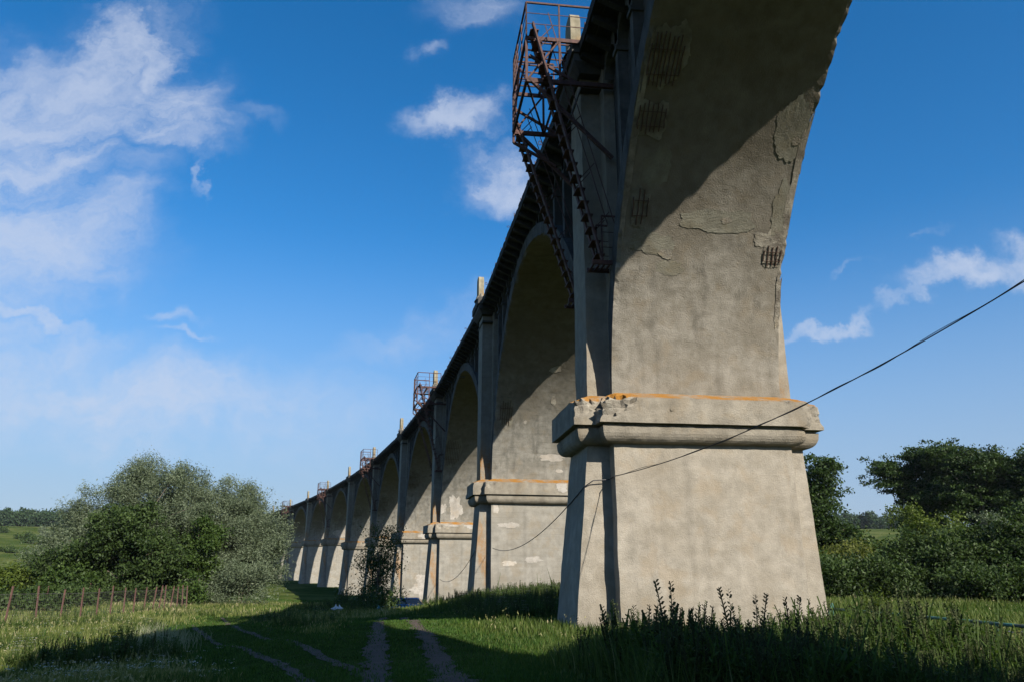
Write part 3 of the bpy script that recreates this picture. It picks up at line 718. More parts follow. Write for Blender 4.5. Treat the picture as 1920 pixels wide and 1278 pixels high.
patch(5, .6, 4.55, 1.2, .35, M_WHITE, 'bare_patch', 28, ragged=.7)
patch(5, -1.8, 4.75, 1.1, .18, M_WHITE, 'bare_patch', 29, ragged=.7)
patch(6, .3, -2.2, 2.2, 1.5, M_WHITE, 'bare_patch', 30, ragged=1.)
patch(6, 1.2, 1.0, .8, .5, M_WHITE, 'bare_patch', 31, ragged=.8)
patch(6, .2, 4.7, 1.4, .4, M_WHITE, 'bare_patch', 32, ragged=.8)
patch(6, -2.3, 12.8, .9, 1.3, M_GREYPATCH, 'spalled_patch', 33, bars=9)
patch(7, -2.2, 11.5, .9, 1.8, M_GREYPATCH, 'spalled_patch', 34, bars=8)
patch(8, -2.0, 12.3, .9, 1.2, M_GREYPATCH, 'spalled_patch', 35, bars=6)
patch(9, -1.6, 13, .8, 1.2, M_GREYPATCH, 'spalled_patch', 36, bars=6)
patch(9, .6, 9.2, 2.6, .9, M_WHITE, 'bare_patch', 37, ragged=.3)

# ------------------------------------------------------------------ steel access stairs hung on every second pier (pier-local x = across, y = along, z above deck)
def stair_parts():
    parts = []
    X0, X1 = -6.25, -3.55; Y0, Y1 = -1.95, 1.95; ZF = -.15; ZR = 1.55; ZL = -2.1
    p = MB()                                         # platform frame and open floor
    for y in (Y0, Y1): p.bar((X0, y, ZF), (X1 - .0, y, ZF), .1, .16)
    for x in (X0, -5.1, X1): p.bar((x, Y0, ZF), (x, Y1, ZF), .1, .14)
    for q in range(7): p.bar((X0, Y0 + .35 + q * .5, ZF + .08), (X1, Y0 + .35 + q * .5, ZF + .08), .05, .05)
    parts.append(('platform', p, None))
    b = MB()                                         # lower frame and cantilever brackets
    for y in (Y0, Y1):
        b.bar((X0, y, ZL), (-2.75 if y < 0 else -3.2, y, ZL), .13, .18); b.bar((X0 + .1, y, ZL + .1), (-2.9, y, ZL - 3.2), .15, .12)
        b.bar((X0, y, ZF), (X0, y, ZL), .1, .1); b.bar((-4.9, y, ZF), (-4.9, y, ZL), .09, .09); b.bar((X0, y, ZL), (-4.9, y, ZF), .07, .07)
        b.bar((X0 + .1, y, ZF - .8), (-4.0, y, ZL - .1), .1, .1)
    b.bar((X0, Y0, ZL), (X0, Y1, ZL), .1, .12); b.bar((-4.9, Y0, ZL), (-4.9, Y1, ZL), .08, .1); b.bar((X0, Y0, ZF - .9), (X0, Y1, ZF - .9), .07, .07)
    b.bar((X0, Y0, ZL), (X0, 0, ZF), .07, .07); b.bar((X0, Y1, ZL), (X0, 0, ZF), .07, .07); b.bar((X0, Y0, ZL), (-4.9, Y1, ZL), .07, .07)
    b.bar((X0, Y1, ZL), (X0, Y1, ZL - .5), .1, .1); b.bar((X0, Y1, ZL - .5), (-4.4, Y1 - .1, ZL - 1.6), .12, .1)
    parts.append(('bracket_frame', b, None))
    for nm, a, c in (('railing', (X0, Y0), (X1, Y0)), ('railing', (X0, Y0), (X0, Y1)), ('railing', (X0, Y1), (-4.4, Y1))):
        r = MB(); a = Vector((*a, 0)); c = Vector((*c, 0)); L_ = (c - a).length; n = max(1, round(L_ / 1.35))
        r.bar(a + Vector((0, 0, ZR)), c + Vector((0, 0, ZR)), .07, .07)
        for zz in (.55, 1.05): r.bar(a + Vector((0, 0, zz)), c + Vector((0, 0, zz)), .025, .025)
        for q in range(n + 1): pp = a + (c - a) * q / n; r.bar(pp + Vector((0, 0, ZF)), pp + Vector((0, 0, ZR)), .06, .06)
        if a.y > 0 or c.y > 0:
            for q in range(3): pp = (c if a.y < 0 else a) + Vector((.0, -.25 - .3 * q if a.y < 0 else 0, 0)); r.bar(pp + Vector((0, 0, ZL + .3)), pp + Vector((0, 0, ZR)), .04, .04)
        parts.append((nm, r, None))
    zb = -9.75
    for s in (-1, 1):                                # the two flights run down to a landing before and behind the pilaster
        yc = Y0 - .05 - .0 if s < 0 else Y1 + .35
        top = Vector((-6.05 if s < 0 else -6.15, yc, .25 if s < 0 else -1.4)); bot = Vector((-3.55, yc + (0 if s < 0 else .0), zb))
        f = MB()
        for o in (-.36, .36): f.bar(top + Vector((0, o, 0)), bot + Vector((0, o, 0)), .07, .20, 0, (0, 1, 0))
        n = 19 if s < 0 else 17
        tr = []
        for q in range(n):
            c = top.lerp(bot, (q + .5) / n); t1 = MB(); t1.box(c.x - .16, c.x + .18, c.y - .34, c.y + .34, c.z - .02, c.z + .02); tr.append(('tread', t1))
        fl = ('stair_flight', f, tr)
        hr = MB(); 
        for o in (-.36, .36):
            hr.bar(top + Vector((.62, o, .55)), bot + Vector((.62, o, 1.1)), .03, .03, 0, (0, 1, 0))
            for q in range(5): c = top.lerp(bot, (q + .4) / 5); hr.bar(c + Vector((0, o, 0)), c + Vector((.62, o, .75)), .03, .03)
        parts.append(fl); parts.append(('handrail', hr, None))
        l = MB(); ly0, ly1 = (yc - .42, yc + .42)
        for q in range(6): l.bar((-3.85 + q * .2, ly0, zb - .1), (-3.85 + q * .2, ly1, zb - .1), .06, .06)
        for yy in (ly0, ly1):
            l.bar((-3.95, yy, zb - .1), (-2.75, yy, zb - .1), .08, .16); l.bar((-3.55, yy, zb + 1.75), (-2.75, yy, zb + 1.75), .05, .06)
            for xx in (-3.55, -2.9): l.bar((xx, yy, zb - .1), (xx, yy, zb + 1.75), .05, .05)
            for zz in (.5, 1.1): l.bar((-3.55, yy, zb + zz), (-2.75, yy, zb + zz), .02, .02)
        parts.append(('landing', l, None))
    return parts
def build_stairs():
    root = empty('access_stairs'); kids = []
    for nm, mb, sub in stair_parts():
        o = mb.build(nm, M_RUST, root)
        for sn, sm in (sub or []): sm.build(sn, M_RUST, o)
    labels = {3: 'rusty steel stair tower hung on the big nearest pier, high above the tracks', 5: 'rusty stairs on the third pier from the front, cage beside its pale post',
              7: 'smaller looking rusty stair cage midway along the viaduct, above the small riverside tree', 9: 'distant rusty stair cage on the viaduct, second cage from its far end', 11: 'farthest rusty stair cage on the viaduct, just right of the big willow'}
    for i, lab in labels.items():
        if i == 3: r = root
        else:
            r = root.copy(); C.objects.link(r)
            for ch in list(root.children):
                c = ch.copy(); C.objects.link(c); c.parent = r
                for g in ch.children: d = g.copy(); C.objects.link(d); d.parent = c
        r.location = (PIER[i][0], PIER[i][1], DECK + .1); r.rotation_euler = (0, 0, -R(PIER[i][2]))
        tag(r, lab, 'stairs', 'rusty stairs hung on the viaduct piers')
build_stairs()

# ------------------------------------------------------------------ cables
def sagline(a, b, s, n=26):
    a = Vector(a); b = Vector(b)
    return [a.lerp(b, t) + Vector((0, 0, -4 * s * t * (1 - t))) for t in np.linspace(0, 1, n)]
def cable(a, b, s, label, twist=True, rad=.016):
    m = MB(); m.tube(sagline(a, b, s, 40), rad, 6)
    if twist:
        P = sagline(a, b, s, 120); m.tube([p + Vector((.0, .02 * math.cos(i * .5), .022 * math.sin(i * .31) + .03 * max(0, math.sin(i * .06 + 1)))) for i, p in enumerate(P)], rad * .6, 5)
    o = m.build('overhead_cable', M_CABLE); tag(o, label, 'cable', 'cables strung along the piers'); return o
def wpt(i, T, L_, z): return place_local(i, T, L_, z)
def img3(px, py, dist):
    d = ray(px, py); return tuple(d * dist / d[1])
pa = wpt(3, -3.30, -1.98, 3.02)
cable(img3(2060, 440, 12.5), wpt(3, -3.34, -2.26, 3.05), .55, 'black twisted overhead cable sagging from the upper right to the nearest pier', rad=.013)
cable(wpt(3, -4.27, -1.62, 2.75), wpt(4, -3.2, -2.45, 1.5), .9, 'thin cable sagging between the nearest pier and the second pier', False, .018)
cable(wpt(4, -4.3, -1.6, 1.35), wpt(5, -3.2, -2.5, -1.0), 1.0, 'thin cable dipping from the second pier to the third pier', False, .022)
wr = MB(); wr.tube([wpt(3, -3.36, -2.26, 3.05), wpt(3, -3.40, -1.72, 3.0), wpt(3, -3.98, -1.74, 2.95), wpt(3, -4.27, -1.62, 2.75)], .02, 5)
tag(wr.build('cable_loop', M_CABLE), 'short black cable end wrapped over the lit pilaster strip of the nearest pier', 'cable', 'cables strung along the piers')

# ------------------------------------------------------------------ trees
def fol_quads(rg, C_, n_leaf, spread, size, aspect=.45, flat=1., droop=0., up=.4):
    """C_ (k,3) cluster centres -> rhombic leaves. returns V, F, tint"""
    k = len(C_); N_ = k * n_leaf
    c = np.repeat(C_, n_leaf, 0); off = rg.normal(size=(N_, 3)) * np.asarray(spread); p = c + off
    ax = rg.normal(size=(N_, 3)); ax[:, 2] = ax[:, 2] * flat - droop; ax /= np.linalg.norm(ax, axis=1)[:, None]
    nn = rg.normal(size=(N_, 3)); nn[:, 2] += up; b = np.cross(ax, nn); b /= np.linalg.norm(b, axis=1)[:, None] + 1e-9
    s = size * rg.uniform(.6, 1.3, N_)[:, None]
    V = np.stack([p - ax * s, p + b * s * aspect, p + ax * s, p - b * s * aspect], 1).reshape(-1, 3)
    F = np.arange(N_ * 4).reshape(-1, 4)
    t = np.repeat(np.clip(np.repeat(rg.normal(.5, .17, k), n_leaf) + rg.normal(0, .16, N_), 0, 1), 4)
    return V, F, t
def crown_tips(rg, lobes, n, shell=.5, lump=.35, inner=.25, clump=9, csz=.62):
    out = []
    w = np.array([l[3] * l[4] * l[5] for l in lobes]) ** .72; w /= w.sum()
    for l, m in zip(lobes, rg.multinomial(n, w)):
        d = rg.normal(size=(m, 3)); d /= np.linalg.norm(d, axis=1)[:, None]
        r = np.where(rg.random(m) < inner, rg.uniform(.15, .8, m), shell + (1 - shell) * rg.random(m) ** .5)
        ph = rg.uniform(0, 6, 3)
        bumpy = 1 + lump * .5 * (np.sin(d[:, 0] * 5 + ph[0]) + np.sin(d[:, 1] * 6 + ph[1]) * np.cos(d[:, 2] * 5 + ph[2]))
        q = d * (r * bumpy)[:, None] * np.array(l[3:6])
        if clump > 1 and m > clump:      # gather the twigs into boughs so the crown gets pillows and gaps
            q = np.repeat(q[:m // clump + 1], clump, 0)[:m]; q = q + rg.normal(size=q.shape) * np.array([csz, csz, csz * .7])
        out.append(q + np.array(l[:3]))
    return np.concatenate(out)
def trunk_mb(rg, base_r, height, tips, n_limb, stems=1, twig=0, lean=(0, 0)):
    m = MB(); tips = tips[rg.permutation(len(tips))]
    for s in range(stems):
        a = rg.uniform(0, 6.28); sx, sy = (0, 0) if stems == 1 else (.5 * base_r * 4 * math.cos(a), .5 * base_r * 4 * math.sin(a))
        tx, ty = (lean[0], lean[1]) if stems == 1 else (lean[0] + sx * 5 * rg.uniform(.5, 1.2), lean[1] + sy * 5 * rg.uniform(.5, 1.2))
        P = [Vector((sx + (tx - sx) * t + .15 * height * .1 * math.sin(5 * t + a), sy + (ty - sy) * t + .012 * height * math.cos(4 * t + a), -.4 + (height + .4) * t)) for t in np.linspace(0, 1, 8)]
        m.tube(P, [base_r / (1 if stems == 1 else 1.4) * (1.25 if i == 0 else 1 - .8 * i / 7) for i in range(8)], 7)
        for q in range(n_limb // stems):
            tp = Vector(tips[(s * 17 + q) % len(tips)]); t0 = rg.uniform(.3, .95); i0 = t0 * 7; i = int(i0); b = P[i].lerp(P[min(i + 1, 7)], i0 - i)
            if tp.z < b.z - height * .1: b = P[max(1, int(7 * max(.15, (tp.z / height) * .6)))] if tp.z < height else b
            mid = b.lerp(tp, .5) + Vector((0, 0, .08 * (tp - b).length)) + Vector(rg.normal(size=3)) * .05 * (tp - b).length
            r0 = base_r * .42 * (1 - .5 * t0); m.tube([b, b.lerp(mid, .55) , mid, mid.lerp(tp, .6), tp], [r0, r0 * .8, r0 * .6, r0 * .35, r0 * .12], 5)
    return m
def tree(name, x, y, lobes, seed, mat, bark_, label, cat, n_tips, n_leaf, spread, size, base_r, trunk_h, limbs=14, stems=1, group=None, z=None, trunk=True, **kw):
    rg = np.random.default_rng(seed); z = gz1(x, y) if z is None else z
    ckw = {k: kw.pop(k) for k in ('shell', 'lump', 'inner', 'clump', 'csz') if k in kw}
    root = empty(name, (x, y, z)); tag(root, label, cat, group)
    tips = crown_tips(rg, lobes, n_tips, **ckw); tips = tips[tips[:, 2] > .15]
    V, F, t = fol_quads(rg, tips, n_leaf, spread, size, **kw)
    V[:, 2] = np.maximum(V[:, 2], .02 + .1 * rg.random(len(V)))
    link('crown', mesh_np('crown', V, F, [mat], False, t), root)
    if trunk: trunk_mb(rg, base_r, trunk_h, tips, limbs, stems).build('trunk', bark_, root, smooth=True)
    return root
def XY(px, d):                 # a spot on the ground at depth d in the direction of image column px (near the horizon)
    return (px - 960) / 1470 / 1.045 * d, d

# --- left: the willow clump and its neighbours
W = dict(mat=M_WILLOW, bark_=M_BARK, spread=(.42, .42, .40), size=.155, aspect=.26, flat=.8, droop=.35, up=.2, lump=.42, shell=.6)
x, y = XY(252, 92)
tree('willow_tree', x, y, [(0, 0, 11, 5.0, 4.5, 4.6), (-4.5, 0, 8.5, 4.2, 4, 4.2), (4.2, -.5, 9.0, 4.2, 4, 4.6), (-6.8, 0, 5.2, 3.6, 3.4, 3.6), (0, -1.5, 6.4, 6.6, 4, 4.6), (-1.2, 0, 13.8, 2.6, 2.4, 2.2), (3.5, 0, 12.4, 2.4, 2.4, 2.0)], 11,
     label='tallest silvery willow with a broad rounded crown behind the rusty post fence', cat='tree', n_tips=2300, n_leaf=68, base_r=.5, trunk_h=9, limbs=26, stems=3, **W)
x, y = XY(396, 95)
tree('willow_tree', x, y, [(-1.2, 0, 12.6, 2.0, 2, 2.6), (0, 0, 9.0, 5.2, 4.6, 4.4), (4.4, -.5, 7.6, 4.1, 4, 3.8), (5.2, -1, 4.4, 2.7, 3, 2.8), (-2.5, -1, 6.2, 4.0, 3.6, 3.6), (2.2, -1.5, 4.2, 4.6, 3.4, 3.4), (3.0, 0, 10.8, 2.4, 2.4, 1.8)], 12,
     label='right-hand silvery willow of the clump, reaching in front of the viaduct end', cat='tree', n_tips=2200, n_leaf=68, base_r=.45, trunk_h=8, limbs=26, stems=3, **W)
x, y = XY(455, 88)
tree('willow_bush', x, y, [(0, 0, 2.2, 2.9, 2.4, 2.3), (-2.4, 0, 1.8, 2.2, 2, 1.9)], 13, label='low drooping silvery willow bush at the foot of the right willow', cat='bush', n_tips=360, n_leaf=40, base_r=.12, trunk_h=2.5, stems=3, **W)
B = dict(bark_=M_BARK, csz=.5, spread=(.34, .34, .26), size=.17, aspect=.5, up=.6, lump=.4, shell=.55)
x, y = XY(205, 85)
tree('broadleaf_tree', x, y, [(0, 0, 5.6, 4.0, 3, 4.4), (-3.2, 0, 3.8, 3.4, 3, 3.6), (3.6, 0, 4.6, 3.6, 3, 4.0), (1.4, -1, 7.8, 3.2, 2.6, 2.8)], 14, mat=M_DARKG, label='dark green broadleaf tree in front of the tall willow on its left side', cat='tree', n_tips=900, n_leaf=40, base_r=.3, trunk_h=5, stems=2, **B)
x, y = XY(372, 88)
tree('small_tree', x, y, [(0, 0, 6.2, 1.4, 1.4, 2.4), (0, 0, 3.6, 1.7, 1.6, 2.0), (.6, 0, 7.4, .9, .9, 1.2)], 15, mat=M_GREEN, label='slim bright green tree standing in front of the two willows', cat='tree', n_tips=260, n_leaf=46, base_r=.13, trunk_h=5, **B)
x, y = XY(285, 89)
tree('broadleaf_tree', x, y, [(0, 0, 3.2, 3.2, 2.4, 2.8), (2.6, 0, 2.4, 2.4, 2, 2.4), (-2, 0, 2.6, 2.4, 2, 2.4)], 16, mat=M_DARKG, label='low dark bushy tree under the willow crown behind the middle of the fence', cat='tree', n_tips=420, n_leaf=40, base_r=.16, trunk_h=3, stems=3, **B)
for n, (px, d, w, hh, mt, lab) in enumerate([(30, 84, 3.6, 3.6, M_YELG, 'yellowish green bush at the left picture edge behind the fence'), (85, 86, 2.8, 3.9, M_GREEN, 'fresh green bush just left of the willow clump'), (125, 83, 2.6, 4.0, M_GREEN, 'rounded green bush touching the left foot of the willow clump'), (-30, 88, 4.5, 3.6, M_GREEN, 'green bush cut by the left picture edge'),
                                          (358, 84, 1.3, 1.6, M_GREEN, 'small bright green bush at the far end of the rusty fence'), (150, 76, 1.9, 1.7, M_DARKG, 'low dark bush behind the left part of the fence'), (50, 66, 3.0, 1.5, M_DARKG, 'long low dark bush behind the first fence posts'), (240, 84, 2.4, 2.0, M_DARKG, 'low dark bush in the shade behind the fence middle')]):
    x, y = XY(px, d)
    tree('bush', x, y, [(0, 0, hh * .5, w, w * .7, hh * .55), (w * .5, 0, hh * .4, w * .6, w * .5, hh * .45), (-w * .5, 0, hh * .42, w * .6, w * .5, hh * .45)], 30 + n, mat=mt, label=lab, cat='bush', n_tips=int(60 + 28 * w * hh), n_leaf=34, base_r=.07, trunk_h=hh * .5, limbs=8, stems=2, group=None, **B)
# shrubs on the far slope, left
for n, (px, py, w, hh, mt, lab) in enumerate([(45, 1010, 5, 4.5, M_GREEN, 'green shrub on the far slope near the left edge'), (82, 1008, 4, 5.5, M_WILLOW, 'grey green shrub in the middle of the far slope'), (60, 1018, 8, 4, M_GREEN, 'wide light green thicket low on the far slope'), (4, 998, 3, 3, M_DARKG, 'tiny dark shrub at the left edge of the far field'), (15, 1035, 4, 2.5, M_GREEN, 'small shrub at the foot of the far slope'), (100, 1025, 4, 3.4, M_GREEN, 'green shrub on the slope next to the willow clump')]):
    x, y = ground_at(px, py, 150, 900)
    tree('shrub', x, y, [(0, 0, hh * .5, w, w * .6, hh * .55), (w * .6, 0, hh * .35, w * .6, w * .5, hh * .4)], 50 + n, mat=mt, label=lab, cat='shrub', n_tips=70, n_leaf=26, base_r=.1, trunk_h=hh * .5, limbs=5, bark_=M_BARK, spread=(.9, .9, .6), size=.45, aspect=.5)

# --- the slender tree standing in the shade before the fifth and sixth pier
x, y = XY(706, 92)
tree('riverside_tree', x, y, [(.5, 0, 7.4, 1.9, 1.7, 1.9), (-.6, 0, 5.4, 2.4, 2, 2.2), (-1.2, 0, 2.6, 1.9, 1.8, 1.8), (1.3, 0, 4.6, 1.6, 1.6, 2.0), (.4, 0, 2.2, 1.8, 1.6, 2.0)], 70, mat=M_DARKG, bark_=M_BARK, label='slender many-stemmed tree with a thin see-through crown growing against the piers', cat='tree',
     n_tips=330, n_leaf=26, spread=(.42, .42, .38), size=.13, base_r=.2, trunk_h=6, limbs=34, stems=4, aspect=.45, up=.4, lump=.4, shell=.35)
x, y = XY(724, 68); tree('bush', x, y, [(0, 0, .9, 1.1, 1, 1.0)], 71, mat=M_DARKG, bark_=M_BARK, label='small dark bush at the right foot of the slender tree', cat='bush', n_tips=60, n_leaf=30, spread=(.3, .3, .3), size=.12, base_r=.04, trunk_h=.6, limbs=5)
x, y = XY(672, 88); tree('bush', x, y, [(0, 0, .8, 2.0, 1, .9), (1.4, 0, .9, 1.2, 1, 1.1)], 72, mat=M_DARKG, bark_=M_BARK, label='low dark scrub at the left foot of the slender tree', cat='bush', n_tips=90, n_leaf=30, spread=(.3, .3, .3), size=.12, base_r=.04, trunk_h=.6, limbs=5)

# --- right: tall trees, hedge bushes
Tt = dict(bark_=M_PBARK, mat=M_POPLAR, csz=.95, clump=22, spread=(.48, .48, .2), size=.19, aspect=.55, up=1.0, lump=.5, shell=.45, inner=.35)
for n, (px, d, lobes, lab) in enumerate([
    (1745, 118, [(-2.8, 0, 17.4, 2.6, 2.6, 1.9), (1.4, 0, 18.6, 2.6, 2.6, 2.0), (-.8, 0, 14.6, 2.2, 2.4, 2.0), (2.0, 0, 12.6, 2.0, 2.2, 2.0), (.2, 0, 10.0, 2.2, 2.4, 1.8), (-5.2, 0, 16.2, 1.5, 1.6, 1.0), (0, 0, 6.8, 2.6, 2.6, 2.2)], 'tall tree with layered crown at the left end of the right-hand row'),
    (1812, 114, [(-1, 0, 18.2, 2.7, 2.6, 1.9), (2.2, 0, 16.6, 2.3, 2.4, 1.9), (-1.8, 0, 13.6, 2.1, 2.4, 1.9), (1.6, 0, 11.4, 1.9, 2.2, 1.7)], 'tall airy tree with pale trunk showing through its crown, second of the right-hand row'),
    (1868, 110, [(-1, 0, 18.0, 2.8, 2.6, 1.9), (2.6, 0, 16.2, 2.4, 2.4, 1.8), (-2.0, 0, 14.0, 2.1, 2.4, 1.7), (2.4, 0, 11.4, 1.8, 2.0, 1.7)], 'tall tree with bare pale stem above the grey bush, third of the right-hand row'),
    (1935, 108, [(-1, 0, 16.4, 4.0, 3.4, 2.4), (2.5, 0, 13.0, 3.6, 3, 3.0), (-1, 0, 11.8, 3.2, 3, 2.6), (0, 0, 8, 3.4, 3, 3)], 'tall dark tree cut by the right picture edge'),
    (2010, 104, [(0, 0, 15.4, 4.0, 3.4, 2.8), (0, 0, 11, 4.2, 3, 3.4)], 'tall dark tree at the far right mostly outside the picture')]):
    x, y = XY(px, d); tree('tall_tree', x, y, lobes, 80 + n, label=lab, cat='tree', n_tips=760, n_leaf=56, base_r=.42, trunk_h=15, limbs=22, z=gz1(x, y), **Tt)
x, y = XY(1546, 92)
tree('tall_tree', x, y, [(1.0, 0, 13.4, 2.1, 2.0, 1.9), (-.3, 0, 10.8, 2.0, 2.2, 2.0), (-1.2, 0, 7.6, 2.8, 2.6, 2.6), (1.9, 0, 6.2, 2.4, 2.4, 1.8), (0, 0, 4.2, 3.4, 3, 3.0), (-2.5, 0, 9, 2, 2, 2)], 90, label='tall tree with a rounded top half hidden by the right side of the nearest pier', cat='tree', n_tips=760, n_leaf=56, base_r=.35, trunk_h=10.5, limbs=20, **Tt)
HB = dict(bark_=M_BARK, csz=.5, spread=(.34, .34, .24), size=.125, aspect=.5, up=.7, lump=.45, shell=.55)
for n, (px, d, w, hh, mt, lab) in enumerate([
    (1560, 66, 2.6, 4.2, M_OLIVE, 'olive green bush just right of the nearest pier'), (1625, 64, 2.9, 4.5, M_OLIVE, 'broad olive green bush, highest of the hedge left of the dark thicket'), (1672, 66, 2.2, 4.0, M_GREEN, 'green bush between the olive bushes and the dark thicket'),
    (1530, 62, 1.6, 3.2, M_GREEN, 'green bush touching the edge of the nearest pier'), (1590, 60, 2.4, 2.8, M_DARKG, 'low dark bush in front of the olive bushes'), (1650, 60, 2.6, 2.6, M_DARKG, 'low dark bush at the left start of the thicket'), (1725, 62, 3.0, 4.4, M_DARKG, 'dark bush under the tall row, left part of the thicket'),
    (1790, 60, 3.4, 4.6, M_DARKG, 'dark bush in the middle of the shady thicket'), (1850, 58, 3.2, 4.8, M_DARKG, 'dark bush right of the middle of the shady thicket'), (1915, 57, 3.4, 5.4, M_DARKG, 'big dark bush at the right picture edge'), (1980, 56, 3.4, 5.4, M_DARKG, 'dark bush beyond the right picture edge'), (1760, 58, 2.6, 2.2, M_DARKG, 'low dark bush at the front of the thicket'), (1880, 54, 2.8, 2.6, M_DARKG, 'low dark bush at the thicket front near the right edge')]):
    x, y = XY(px, d)
    tree('bush', x, y, [(0, 0, hh * .5, w, w * .7, hh * .55), (w * .5, 0, hh * .42, w * .6, w * .5, hh * .45), (-w * .55, 0, hh * .4, w * .6, w * .5, hh * .45)], 100 + n, mat=mt, label=lab, cat='bush', n_tips=int(110 + 28 * w * hh), n_leaf=46, base_r=.08, trunk_h=hh * .55, limbs=9, stems=3, **HB)
x, y = XY(1760, 74); tree('young_tree', x, y, [(-1.2, 0, 6.6, 1.7, 1.6, 1.9), (1.2, 0, 6.0, 1.6, 1.6, 1.6), (0, 0, 3.6, 2.4, 2, 1.8)], 120, mat=M_YELG, label='sunlit yellow green young tree in front of the tall dark row', cat='tree', n_tips=300, n_leaf=36, base_r=.12, trunk_h=4, stems=2, **HB)
x, y = XY(1885, 80); tree('willow_bush', x, y, [(0, 0, 6.0, 2.2, 2, 2.4), (-1, 0, 3.8, 2.4, 2, 2.2), (1.6, 0, 5.2, 2, 2, 2.2)], 121, mat=M_WILLOW, label='grey green willow bush under the tall trees near the right edge', cat='bush', n_tips=320, n_leaf=36, base_r=.14, trunk_h=4.5, stems=3, **HB)
# far tree lines on the plateau: two kinds, copied
def far_proto(seed, hh, wd):
    rg = np.random.default_rng(seed); tips = crown_tips(rg, clump=1, lobes=[(0, 0, hh * .62, wd, wd, hh * .38), (wd * .4, 0, hh * .45, wd * .8, wd * .7, hh * .34), (-wd * .4, 0, hh * .5, wd * .8, wd * .7, hh * .36)], n=90, shell=.55, lump=.35)
    V, F, t = fol_quads(rg, tips, 16, (1.1, 1.1, .8), .85, .6); V[:, 2] = np.maximum(V[:, 2], .3)
    return mesh_np('crown', V, F, [M_FARL], False, t), trunk_mb(rg, .35, hh * .6, tips, 5).mesh('trunk', [M_BARK])
FP = [far_proto(200 + q, hh, wd) for q, (hh, wd) in enumerate([(15, 4.2), (16.5, 4.6), (13.5, 4.4), (15.5, 3.6), (12, 5)])]
rf = random.Random(9)
def far_row(p0, p1, d0, d1, n, lab, grp, sc_=1.):
    for q in range(n):
        t = (q + rf.uniform(-.3, .3)) / (n - 1); d = d0 + (d1 - d0) * t + rf.uniform(-12, 12); x, y = XY(p0 + (p1 - p0) * t, d); z = gz1(x, y)
        r = empty('far_tree', (x, y, z - .3), rf.uniform(0, 6)); s = sc_ * rf.uniform(.85, 1.12); r.scale = (s, s, s); tag(r, lab, 'tree', grp)
        cr, tr = FP[rf.randrange(5)]; link('crown', cr, r); link('trunk', tr, r)
far_row(-60, 135, 640, 660, 30, 'tree of the bluish row on the skyline of the left field', 'far trees along the left field', 1.0)
far_row(-60, 150, 668, 690, 26, 'tree of the bluish row on the skyline of the left field', 'far trees along the left field', 1.05)
far_row(1575, 1700, 690, 700, 22, 'tree of the distant dark row beyond the green field on the right', 'far trees beyond the right field', 1.0)
far_row(1575, 1705, 715, 730, 18, 'tree of the distant dark row beyond the green field on the right', 'far trees beyond the right field', 1.05)

# ------------------------------------------------------------------ fence of rusty posts with wire mesh, left
FA = np.array([-29.3, 48.]); FB = np.array([-30.2, 76.])
def fence(label, pxs, dofs=0., hgt=2.1, mesh=True, A=FA, B=FB):
    root = empty('post_fence', (A[0], A[1], gz1(*A))); tag(root, label, 'fence'); P = []
    rz = random.Random(int(dofs * 10) + 5)
    for px in pxs:
        k = (px - 960) / 1470 / 1.056; t = (A[0] - k * A[1]) / (k * (B[1] - A[1]) - (B[0] - A[0])); p = A + (B - A) * t; p = p + np.array([-dofs, dofs * .5]); P.append((p[0], p[1], gz1(p[0], p[1])))
    for p in P:
        m = MB(); tp = (rz.uniform(-.14, .14), rz.uniform(-.12, .12), hgt * rz.uniform(.93, 1.05))
        m.bar((0, 0, -.3), tp, .08, .08); m.bar((tp[0], tp[1], tp[2]), (tp[0], tp[1], tp[2] + .01), .10, .10); m.build('post', M_FENCE, root, tuple(np.array(p) - np.array(root.location)))
    if mesh:
        m = MB(); o = np.array(root.location)
        for a, b in zip(P, P[1:]):
            a = np.array(a) - o; b = np.array(b) - o; L_ = np.linalg.norm(b - a); n = int(L_ / .22)
            for z in np.arange(.1, 1.75, .16): m.bar(tuple(a + [0, 0, z]), tuple(b + [0, 0, z]), .004, .004)
            for q in range(n): p = a + (b - a) * q / n; m.bar(tuple(p + [0, 0, .05]), tuple(p + [0, 0, 1.72]), .0035, .0035)
            m.bar(tuple(a + [0, 0, 1.74]), tuple(b + [0, 0, 1.74]), .012, .012)
        m.build('wire_mesh', M_WIRE, root)
fence('row of rusty posts with thin wire mesh across the left meadow', [-62, 12, 70, 114, 152, 182, 207, 232, 250, 269, 285, 297, 307, 318, 331, 341, 349])
A2 = np.array([-47., 84.]); B2 = np.array([-44.5, 100.])
fence('short second row of rusty posts behind the long fence', [83, 160, 228], 0, 1.9, False, np.array([-44., 70.]), np.array([-41., 84.]))

# ------------------------------------------------------------------ teal pipe rail, right
def pipe_rail():
    pts = [(1556, 24.3), (1700, 20.8), (1866, 17.6), (2160, 13.8)]; P = []
    for px, d in pts: x = (px - 960) / 1470 / 1.058 * d; P.append((x, d, gz1(x, d)))
    root = empty('pipe_rail', P[2]); tag(root, 'chipped teal pipe rail on short posts running through the weeds on the right', 'rail'); o = np.array(P[2])
    top = [tuple(np.array((p[0], p[1], -1.10)) - o) for p in P]
    m = MB(); m.tube(top, .036, 8); m.build('rail', M_TEAL, root, smooth=True)
    for p in P: q = np.array(p) - o; m = MB(); m.tube([tuple(q + [0, 0, -.4]), (q[0], q[1], -1.12 - o[2])], .036, 8); m.build('post', M_TEAL, root, smooth=True)
pipe_rail()
x, d = (1559 - 960) / 1470 / 1.053 * 30, 30; m = MB(); m.tube([(0, 0, -.3), (.01, 0, 1.05)], .035, 7); m.bar((-.05, 0, .9), (.05, 0, .9), .05, .2)
